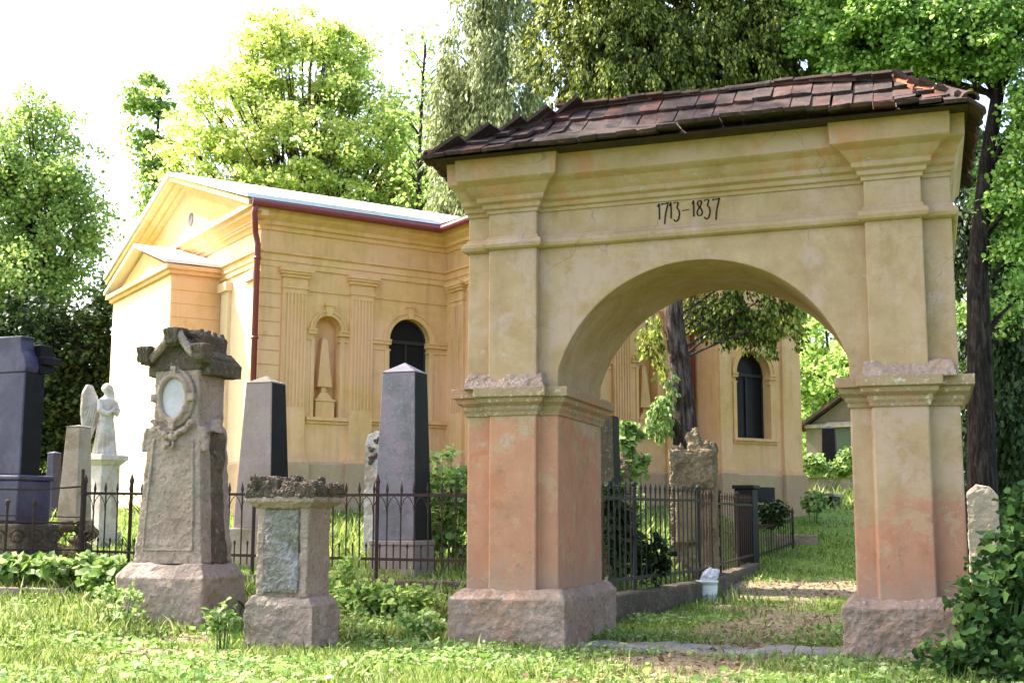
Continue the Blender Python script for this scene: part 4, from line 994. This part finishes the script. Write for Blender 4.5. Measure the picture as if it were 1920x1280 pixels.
def rock_monument():
    p = gnd(1303, 16.6, -.05); t = thing('rock_monument', 'beige monument of stacked rock blocks with a jagged top, in front of the evergreen trunk', 'grave monument', p, 0)
    H = zfor(805, 16.6)-p.z; mb = MB(); r2 = random.Random(2); k = 16.6/CAM_F/.96
    for row in range(7):
        z0 = row*H*.125; z1 = z0+H*.125
        xs = [-42, -14, 12, 38] if row % 2 else [-42, -26, 0, 22, 38]
        for a, b in zip(xs, xs[1:]):
            e = .01; mb.box(a*k+e*.4, b*k-e*.4, r2.uniform(-.02, .02), .42, z0+.004, z1-.004)
    for i in range(9): mb.blob((r2.uniform(-38, 34)*k, r2.uniform(.05, .35), H*.87+r2.uniform(0, .02)), (.07, .08, r2.uniform(.05, .11)), i, .5, 2)
    mb.blob((-4*k, .2, H*.95), (.10, .1, .12), 3, .5, 2)
    mb.frus((-10*k, 18*k, .05, .35), .85*H, (-6*k, 8*k, .1, .3), H*.98)
    link('rock_blocks', mb, M['rock'], t, vox=.014, disp=.05, dscale=.09, disp2=.02)
    link('inscription_tablet', MB().box(-30*k, 15*k, -.035, .0, H*.28, H*.6), M['rock'], t, vox=.015, disp=.01)
rock_monument()
# right of the gate
p = gnd(1852, 14.2, -.03); t = thing('leaning_headstone', 'pale weathered headstone standing behind the right pier by the bush', 'gravestone', p, R_(-8))
h = zfor(905, 14.2)-p.z
link('slab', MB().pr_y([(-.17, 0), (.17, 0), (.17, h-.12), (.08, h-.02), (-.06, h), (-.15, h-.08)], 0, .14), M['pale_stone'], t, vox=.015, disp=.03, dscale=.1)
link('foot', MB().box(-.26, .26, -.08, .22, 0, .3), M['pale_stone'], t, vox=.018, disp=.04)
# seen through the arch, further back
obelisk('black_obelisk', 'tall black obelisk in front of the little house beyond the arch', 1557, 34, zfor(795, 34), .42, .34, .4, .3, .08, 'granite_black', None, [(.3, .28, 0, .12)], 'granite_black')
def low_wall():
    p = gnd(1600, 33); t = thing('low_wall', 'low stone retaining wall beyond the arch below the little house', 'wall', p, 0)
    link('masonry', MB().box(-1.5, 3.5, 0, .3, -.3, zfor(893, 33)-p.z), M['tomb'], t, vox=.04, disp=.05)
    link('coping', MB().box(-1.55, 3.55, -.05, .35, zfor(893, 33)-p.z, zfor(885, 33)-p.z), M['pale_stone'], t, bevel=.02)
low_wall()
def house():
    p = gnd(1640, 42); t = thing('small_house', 'small beige gabled house seen beyond the arch at the right', 'house', p, R_(-14))
    k = 42/CAM_F
    ze = zfor(795, 42)-p.z; x0 = (1512-1640)*k; x1 = -x0
    zp = ze+1.55
    link('wall', MB().box(x0, x1, 0, 5, -.5, ze).pr_y([(x0, ze), (x1, ze), (0, zp)], .0, 5), M['house'], t)
    link('roof', MB().pr_y([(x0-.25, ze-.1), (0, zp+.05), (x1+.25, ze-.1), (x1+.25, ze+.02), (0, zp+.18), (x0-.25, ze+.02)], -.35, 5.3), M['tile'], t)
    link('gable_band', MB().box(x0-.02, x1+.02, -.12, .0, ze-.02, ze+.10), M['pale_stone'], t)
    for c in (-1.1, 1.1):
        w_ = link('window', MB().box(c-.38, c+.38, -.02, .05, .9, 2.0), M['shutter'], t)
        link('frame', MB().box(c-.46, c-.38, -.05, .06, .82, 2.08).box(c+.38, c+.46, -.05, .06, .82, 2.08).box(c-.38, c+.38, -.05, .06, 2.0, 2.08).box(c-.38, c+.38, -.05, .06, .82, .9), M['pale_stone'], w_)
house()
p = gnd(1522, 27.2); t = thing('slab_tomb', 'low dark grave with a grey stone lid right of the chapel choir', 'grave', p, R_(-5))
link('chest', MB().box(-.35, .45, 0, 1.4, -.2, .24), M['granite_black'], t, bevel=.02); link('lid', MB().box(-.40, .50, -.06, 1.46, .24, .32), M['tomb'], t, bevel=.02)
p = gnd(1480, 22.3); t = thing('grave_kerb', 'low reddish stone grave kerb beyond the arch in bright grass', 'grave', p, R_(8))
link('kerb', MB().box(-.45, .5, 0, .16, -.2, .16).box(-.45, -.3, .16, 1.4, -.2, .14).box(.36, .5, .16, 1.4, -.2, .14), M['tomb'], t, vox=.02, disp=.04)
p = gnd(1398, 20.4, -.02); t = thing('dark_stone_pillar', 'dark square stone pillar at the far end of the spiked fence', 'pillar', p, R_(-10))
hh = zfor(908, 20.6)-p.z
link('shaft', MB().box(-.15, .15, 0, .3, 0, hh-.06), M['granite_black'], t, bevel=.01); link('cap', MB().box(-.18, .18, -.03, .33, hh-.06, hh), M['granite_black'], t, bevel=.01)

# ------------------------------------------------------------------ iron fences
def fence(name, label, a, b, ha, hb, pitch, mat, topr, botr, spike=.12, short=None, arcs=False, posts=(), plinth=None, r=.0085, ball=False):
    """a,b: ground points (Vector); picket height ha..hb"""
    d = b-a; Ln = Vector((d.x, d.y, 0)).length; ang = math.atan2(d.y, d.x); slope = d.z/Ln
    t = thing(name, label, 'fence', a, ang); r2 = random.Random(int(Ln*100))
    n = int(Ln/pitch); pk = MB()
    for i in range(n+1):
        x = i*pitch; h = ha+(hb-ha)*x/Ln; z0 = slope*x; j = r2.uniform(-.012, .012)
        pk.tube([(x, 0, z0+botr*h-.10*h), (x+j*.3, 0, z0+topr*h), (x+j, 0, z0+h-spike)], r, 5)
        pk.tube([(x+j, 0, z0+h-spike), (x+j, 0, z0+h-spike*.62), (x+j, 0, z0+h)], [r*1.0, r*2.1, .001], 5)
        pk.tube([(x+j, 0, z0+h-spike*1.1), (x+j, 0, z0+h-spike*.98)], r*1.8, 6)
    for q in (topr, botr):
        ra = MB()
        pts = [(x, 0, slope*x+q*(ha+(hb-ha)*x/Ln)+r2.uniform(-.005, .005)) for x in np.linspace(-.03, Ln+.03, max(3, int(Ln/.7)))]
        for p0, p1 in zip(pts, pts[1:]):
            ra.add([(p0[0], -.010, p0[2]-.015), (p1[0], -.010, p1[2]-.015), (p1[0], .010, p1[2]-.015), (p0[0], .010, p0[2]-.015), (p0[0], -.010, p0[2]+.015), (p1[0], -.010, p1[2]+.015), (p1[0], .010, p1[2]+.015), (p0[0], .010, p0[2]+.015)],
                   [(0,3,2,1), (4,5,6,7), (0,1,5,4), (1,2,6,5), (2,3,7,6), (3,0,4,7)])
        link('rail', ra, M[mat], t)
    if arcs:
        ar = MB()
        for i in range(n):
            x = i*pitch; h = ha+(hb-ha)*x/Ln; zt = slope*x+topr*h; R0 = pitch
            for sgn, xc in ((1, x), (-1, x+pitch)):
                ar.tube([(xc+sgn*.0, -.012, zt-.19), (xc+sgn*.012, -.012, zt-.11), (xc+sgn*.04, -.012, zt-.05), (xc+sgn*pitch*.5, -.012, zt-.012)], .005, 4)
        link('tracery', ar, M[mat], t)
    if short:
        sh = pk
        for i in range(n):
            x = (i+.5)*pitch; h = ha+(hb-ha)*x/Ln; z0 = slope*x
            sh.tube([(x, 0, z0+botr*h-.10*h), (x, 0, z0+short*h-.06)], r*.9, 5); sh.tube([(x, 0, z0+short*h-.06), (x, 0, z0+short*h-.03), (x, 0, z0+short*h)], [r, r*1.8, .001], 5)
    link('pickets', pk, M[mat], t)
    for x in posts:
        h = (ha+(hb-ha)*x/Ln); z0 = slope*x
        po = MB().tube([(x, .02, z0-.12), (x, .02, z0+h*topr+.12)], .021, 8)
        if ball: po.blob((x, .02, z0+h*topr+.16), (.036, .036, .036), 0, 0, 2)
        else: po.tube([(x, .02, z0+h*topr+.12), (x, .02, z0+h*topr+.15), (x, .02, z0+h*topr+.23)], [.024, .03, .002], 8)
        link('post', po, M[mat], t, smooth=False)
    if plinth:
        pl = MB(); w_, ht = plinth
        pl.add([(-.1, -w_, -.5), (Ln+.1, -w_, slope*Ln-.5), (Ln+.1, w_, slope*Ln-.5), (-.1, w_, -.5), (-.1, -w_, ht), (Ln+.1, -w_, slope*Ln+ht), (Ln+.1, w_, slope*Ln+ht), (-.1, w_, ht)], [(0,3,2,1), (4,5,6,7), (0,1,5,4), (1,2,6,5), (2,3,7,6), (3,0,4,7)])
        link('stone_footing', pl, M['tomb_dark'], t, vox=.025, disp=.04, dscale=.2)
    return t
a = PX(150, 1040, 14.5); a.z = zfor(1066, 14.5); b = PX(905, 1092, 13.3); b.z = zfor(1088, 13.3)
fence('iron_fence', 'rusty iron fence with gothic tracery behind the two tombstones', a, b, zfor(905, 14.5)-a.z, zfor(903, 13.3)-b.z, .155, 'iron', .86, .19, .13, .36, True, posts=(.02, .62, 2.15, 3.6), plinth=(.06, -.02))
a = W(float(fence_l(12.4)), 12.4, .30); b = W(float(fence_l(15.6)), 15.6, .34)
fence('spiked_fence', 'black spiked iron fence seen through the arch, nearer run beside the bucket', a, b, 1.16, 1.13, .145, 'iron_black', .84, .10, .10, posts=(1.6, (b-a).length), plinth=(.11, -.02), r=.009, ball=True)
a = b.copy()+Fh*.03; b = W(float(fence_l(20.3)), 20.3, .40)
fence('spiked_fence', 'rust-brown spiked iron fence seen through the arch, farther run ending at the dark pillar', a, b, 1.10, 1.06, .23, 'iron', .84, .10, .10, posts=(1.7, 3.4), plinth=(.11, -.02), r=.0085, ball=True)
a = gnd(1425, 21.0); b = gnd(1490, 22.0)
fence('garden_fence', 'short low iron fence in front of the chapel choir', a, b, .62, .55, .09, 'iron', .9, .2, .06, posts=(.0, Vector((b-a)).length), r=.008)
# low ornamental grave railing at the far left
def scroll_rail():
    a = PX(-60, 1050, 13.6); b = PX(150, 1050, 14.2); a.z = b.z = 0
    d = b-a; Ln = d.length; z = lambda v: zfor(v, 13.9)
    t = thing('ornamental_railing', 'low rusty railing with scrollwork around the slate monument', 'railing', (a.x, a.y, z(1050)), math.atan2(d.y, d.x)); zo = z(1050)
    for pts, q in (([(0, 0, z(921)-zo), (Ln*.6, 0, z(920)-zo), (Ln, 0, z(913)-zo)], .011), ([(0, 0, z(978)-zo), (Ln, 0, z(984)-zo)], .014), ([(0, 0, z(968)-zo), (Ln, 0, z(972)-zo)], .007), ([(0, 0, z(1032)-zo), (Ln, 0, z(1034)-zo)], .010)):
        link('rail', MB().tube(pts, q, 6), M['iron'], t)
    for x in (.32*Ln, .56*Ln): link('post', MB().tube([(x, 0, -.1), (x, 0, z(950)-zo)], .018, 6).blob((x, 0, z(945)-zo), (.03, .03, .045), 0, 0, 1), M['iron'], t)
    link('post', MB().tube([(Ln, 0, -.1), (Ln, 0, z(950)-zo), (Ln-.01, 0, z(880)-zo)], .022, 6), M['iron'], t)
    sc = MB()
    for i in range(6):
        xc = .1+i*Ln/6; zc = z(1010)-zo
        for sg in (-1, 1):
            pts = []
            for k in range(15):
                an = k/14*2.6*math.pi; rr = .10*(1-k/18); pts.append((xc+.10+sg*(.10-rr*math.cos(an)*.9), 0, zc+rr*math.sin(an)))
            sc.tube(pts, .006, 4)
    link('scrollwork', sc, M['iron'], t)
scroll_rail()
a = gnd(-60, 13.1); b = gnd(118, 13.05)
ck = thing('stone_kerb', 'low grey stone kerb in the grass below the scrollwork railing', 'kerb', a, math.atan2((b-a).y, (b-a).x))
link('block', MB().box(0, .62, 0, .14, -.2, .15), M['tomb'], ck, vox=.015, disp=.03, dscale=.1); link('block', MB().box(.63, (b-a).length, 0.01, .15, -.2, .145), M['tomb'], ck, vox=.015, disp=.03, dscale=.1)

# bucket with bags
p = gnd(1328, 15.4); bz = p.z
t = thing('white_bucket', 'white plastic bucket stuffed with grey plastic bags beside the fence footing', 'bucket', p, 0)
link('pail', MB().lathe([(.095, .0), (.10, .005), (.128, .24), (.136, .243), (.137, .265), (.126, .267), (.118, .24), (.09, .02)], 28), M['plastic'], t, smooth=True)
link('sticker', MB().lathe([(.1175, .10), (.129, .21), (.1275, .21), (.116, .10)], 28), M['plastic'], t)
lb = MB(); n = 6
for i in range(n):
    a0 = R_(205+i*6); a1 = R_(205+(i+1)*6)
    lb.add([(.118*math.cos(a0), .118*math.sin(a0), .09), (.118*math.cos(a1), .118*math.sin(a1), .09), (.131*math.cos(a1), .131*math.sin(a1), .20), (.131*math.cos(a0), .131*math.sin(a0), .20)], [(0,1,2,3)])
link('label', lb, M['label'], t)
t = tag(link('plastic_bags', MB().tube([(bz*0+p.x-.04, p.y, bz+.22), (p.x+.01, p.y, bz+.33), (p.x+.06, p.y, bz+.42)], [.07, .065, .03], 10).tube([(p.x+.03, p.y-.03, bz+.22), (p.x+.09, p.y-.02, bz+.34), (p.x+.13, p.y, bz+.40)], [.06, .055, .03], 10), M['bag'], vox=.01, disp=.03, dscale=.05, disp2=.01), 'crumpled grey plastic bags sticking out of the white bucket', 'plastic bag')

# ------------------------------------------------------------------ shrubs, weeds, grass
def shrub(name, label, cat, u, s, blobs, mat, ncl, nl, cr, size, aspect=.6, stems=12, group=None, kink=.12, flat=.7):
    b = gnd(u, s); bl = [B_(*x, b) for x in blobs]
    t = thing(name, label, cat, b, 0, group)
    P, D, C = crown_points(bl, ncl, nl, cr, .2, flat)
    k = P[:, 2] > -.05; P = P[k]; D = D[k]
    V, Q = leaves_np(P, D, size, aspect, up=np.array([0, -.2, 1.]), kink=kink, round_=True)
    npmesh('foliage', V, Q, M[mat], t)
    mb = MB()
    for q in C[rng.choice(len(C), min(stems, len(C)), replace=False)]:
        sr = min(.012, .004+.008*abs(q[2])); mb.tube([(q[0]*.45, q[1]*.45, -.05), (q[0]*.7, q[1]*.7, q[2]*.6), tuple(q)], [sr, sr*.7, sr*.3], 5, cap=False)
    link('stems', mb, M['bark_dark' if size > .075 and mat != 'lf_weed' else 'stem'], t)
    return t
shrub('round_leaf_bush', 'dark round-leaved bush growing against the plinth of the right pier', 'bush', 1850, 8.7,
      [(1904, 1060, 8.7, 64.4, 73.60000000000001), (1839, 1120, 8.5, 34.96, 46.0), (1929, 960, 8.8, 34.96, 55.2), (1894, 1180, 8.5, 87.4, 41.4), (1960, 1050, 8.8, 70, 110), (1824, 1200, 8.4, 46.0, 27.6), (1864, 1060, 8.7, 36.800000000000004, 32.2)], 'lf_bush', 330, 10, .14, .058, .72, 90)
shrub('leafy_shrub', 'sunlit leafy shrub behind the fence beside the left gate pier', 'shrub', 838, 15.5, [(840, 900, 15.5, 38, 60), (815, 960, 15.4, 38, 60), (870, 970, 15.6, 45, 70)], 'lf_weed', 90, 26, .14, .07, .6, 20)
shrub('vine_shrub', 'yellow-green climbing shrub behind the brown gravestone', 'shrub', 1180, 15.9, [(1182, 830, 15.9, 24, 38), (1165, 880, 15.8, 20, 40), (1200, 880, 16, 14, 30), (1180, 950, 16, 20, 50)], 'lf_weed', 50, 22, .11, .08, .7, 6)
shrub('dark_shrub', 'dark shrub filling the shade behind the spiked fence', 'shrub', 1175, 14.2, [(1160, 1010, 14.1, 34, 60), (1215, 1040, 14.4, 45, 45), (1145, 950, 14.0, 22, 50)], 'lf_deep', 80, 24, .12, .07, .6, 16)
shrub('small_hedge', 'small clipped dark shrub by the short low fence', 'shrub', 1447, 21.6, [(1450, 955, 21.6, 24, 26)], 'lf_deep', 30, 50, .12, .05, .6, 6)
shrub('far_shrub', 'light shrub growing on top of the low wall before the little house', 'bush', 1530, 32.2, [(1525, 868, 32.2, 22, 18), (1575, 874, 32.2, 24, 14), (1600, 860, 32, 20, 20)], 'lf_weed', 60, 30, .2, .10, .6, 10)
shrub('flower_weed', 'low leafy weed patch growing at the choir corner', 'weed', 1525, 24.5, [(1522, 935, 24.5, 20, 18)], 'lf_weed', 16, 26, .12, .09, .6, 6)
shrub('grave_plants', 'pale broad-leaved plants spreading over the kerb below the railing', 'plant', 90, 13.5,
      [(40, 1062, 13.5, 60, 12), (130, 1060, 13.4, 70, 14), (200, 1078, 13.0, 35, 24), (-30, 1062, 13.5, 50, 14)], 'lf_weed', 130, 14, .12, .095, .6, 14, flat=.3)
shrub('leafy_weed', 'leafy weed between the ornate tombstone and the broken pedestal', 'weed', 418, 10.5, [(418, 1158, 10.5, 30, 26)], 'lf_weed', 16, 14, .07, .06, .45, 8)
shrub('leafy_weed', 'leafy green weeds at the foot of the broken pedestal, by the fence', 'weed', 690, 12.3, [(690, 1120, 12.3, 60, 30), (770, 1125, 12.0, 50, 24), (650, 1080, 12.8, 30, 26)], 'lf_light', 90, 22, .12, .06, .5, 8)
shrub('leafy_weed', 'bright weed tuft left of the left gate plinth', 'weed', 800, 10.9, [(790, 1165, 10.9, 38, 22)], 'lf_weed', 24, 18, .09, .05, .5, 8)
shrub('leafy_weed', 'pale weed at the left foot of the ornate tombstone', 'weed', 232, 11.3, [(240, 1130, 11.2, 26, 26), (205, 1120, 11.6, 22, 34)], 'lf_weed', 24, 14, .08, .05, .4, 8)
shrub('leafy_weed', 'trailing weeds on the ground under the right bush', 'weed', 1780, 8.4, [(1790, 1225, 8.4, 70, 22), (1900, 1240, 8.3, 60, 25)], 'lf_bush', 40, 14, .08, .055, .7, 8)

def grass():
    Vs = []; Qs = []; n0 = 0
    def blades(l, s, h, wd, leanr):
        n = len(l); z = terrain(l, s); X = CO.x+Rh.x*l+Fh.x*s; Y = CO.y+Rh.y*l+Fh.y*s
        a = rng.uniform(0, 2*np.pi, n); dx, dy = np.cos(a), np.sin(a); b = rng.uniform(0, 2*np.pi, n); lx, ly = np.cos(b)*leanr*h, np.sin(b)*leanr*h
        base = np.stack([X, Y, z-.01], -1); side = np.stack([dx*wd, dy*wd, 0*wd], -1)
        mid = base+np.stack([lx*.35, ly*.35, h*.6], -1); tip = base+np.stack([lx, ly, h], -1)
        return np.stack([base-side*.5, base+side*.5, mid+side*.4, tip, mid-side*.4], 1).reshape(-1, 3), n
    def zone(n, l0, l1, s0, s1, hm, wm, dens=None):
        s = (rng.uniform(s0**.5, s1**.5, n))**2; l = rng.uniform(l0, l1, n)
        m1 = np.sin(l*2.3+1.1*np.sin(s*1.7))*np.sin(s*2.9+l)+.5*np.sin(l*6.1)*np.sin(s*7.3)
        keep = rng.uniform(0, 1, n) < np.clip(1.05-.95*dirt_mask(l, s)+.0*m1, .06, 1)
        keep &= rng.uniform(0, 1, n) < np.clip(.62+.5*m1, .14, 1)
        l = l[keep]; s = s[keep]; m1 = m1[keep]; n = len(l)
        h = hm*rng.gamma(4, .25, n)*(1+.35*m1); wd = wm*rng.uniform(.6, 1.4, n)
        return blades(l, s, h, wd, rng.uniform(.1, .9, n))
    parts = [zone(120000, -4.2, 4.2, 7.2, 11.4, .042, .008), zone(60000, -6, -.3, 11.0, 14.5, .07, .012), zone(26000, -.3, 6, 11.0, 17, .042, .010), zone(34000, 2.5, 8.5, 16.5, 27, .045, .018),
             zone(30000, -9, 3, 14.5, 22, .10, .02), zone(12000, 5, 14, 26, 40, .12, .04)]
    V = np.concatenate([p[0] for p in parts]); n = sum(p[1] for p in parts)
    o = npmesh('grass', V, np.arange(5*n, dtype=np.int32).reshape(-1, 5), M['grass']); o['kind'] = 'stuff'
    tag(o, 'short sunlit grass covering the cemetery ground', 'grass')
    # clover and small broad leaves
    k = 70000; s = rng.uniform(7.4**.5, 13.5**.5, k)**2; l = rng.uniform(-5, 4, k)
    m1 = np.sin(l*1.9+2)*np.sin(s*2.1+l*.8)+.4*np.sin(l*5)*np.sin(s*6)
    kk = (m1 > rng.uniform(-.5, .9, k)) & (dirt_mask(l, s) < rng.uniform(.2, 1, k)); l = l[kk]; s = s[kk]
    P = np.stack([CO.x+Rh.x*l+Fh.x*s, CO.y+Rh.y*l+Fh.y*s, terrain(l, s)+rng.uniform(.005, .07, len(l))], -1)
    D = rand_unit(len(l)); D[:, 2] *= .3; D /= np.linalg.norm(D, axis=1, keepdims=True)
    V, Q = leaves_np(P, D, (.018+.034*rng.uniform(0, 1, len(P))**2.2), .7, up=np.array([0, 0, 1.4]), round_=True)
    o = npmesh('clover', V, Q, M['lf_weed']); o['kind'] = 'stuff'; tag(o, 'low clover and small-leaved weeds scattered in the grass', 'weeds')
    k = 22000; s = rng.uniform(7.6**.5, 19**.5, k)**2; l = rng.uniform(-5, 6, k)
    kk = (dirt_mask(l, s) > rng.uniform(.02, .9, k)); l = l[kk]; s = s[kk]
    P = np.stack([CO.x+Rh.x*l+Fh.x*s, CO.y+Rh.y*l+Fh.y*s, terrain(l, s)+rng.uniform(.004, .02, len(l))], -1)
    D = rand_unit(len(l)); D[:, 2] *= .2; D /= np.linalg.norm(D, axis=1, keepdims=True)
    V, Q = leaves_np(P, D, .045, .6, up=np.array([0, 0, 2.]))
    o = npmesh('leaf_litter', V, Q, M['litter']); o['kind'] = 'stuff'; tag(o, 'dry brown leaf litter on the bare earth of the path', 'leaf litter')
grass()
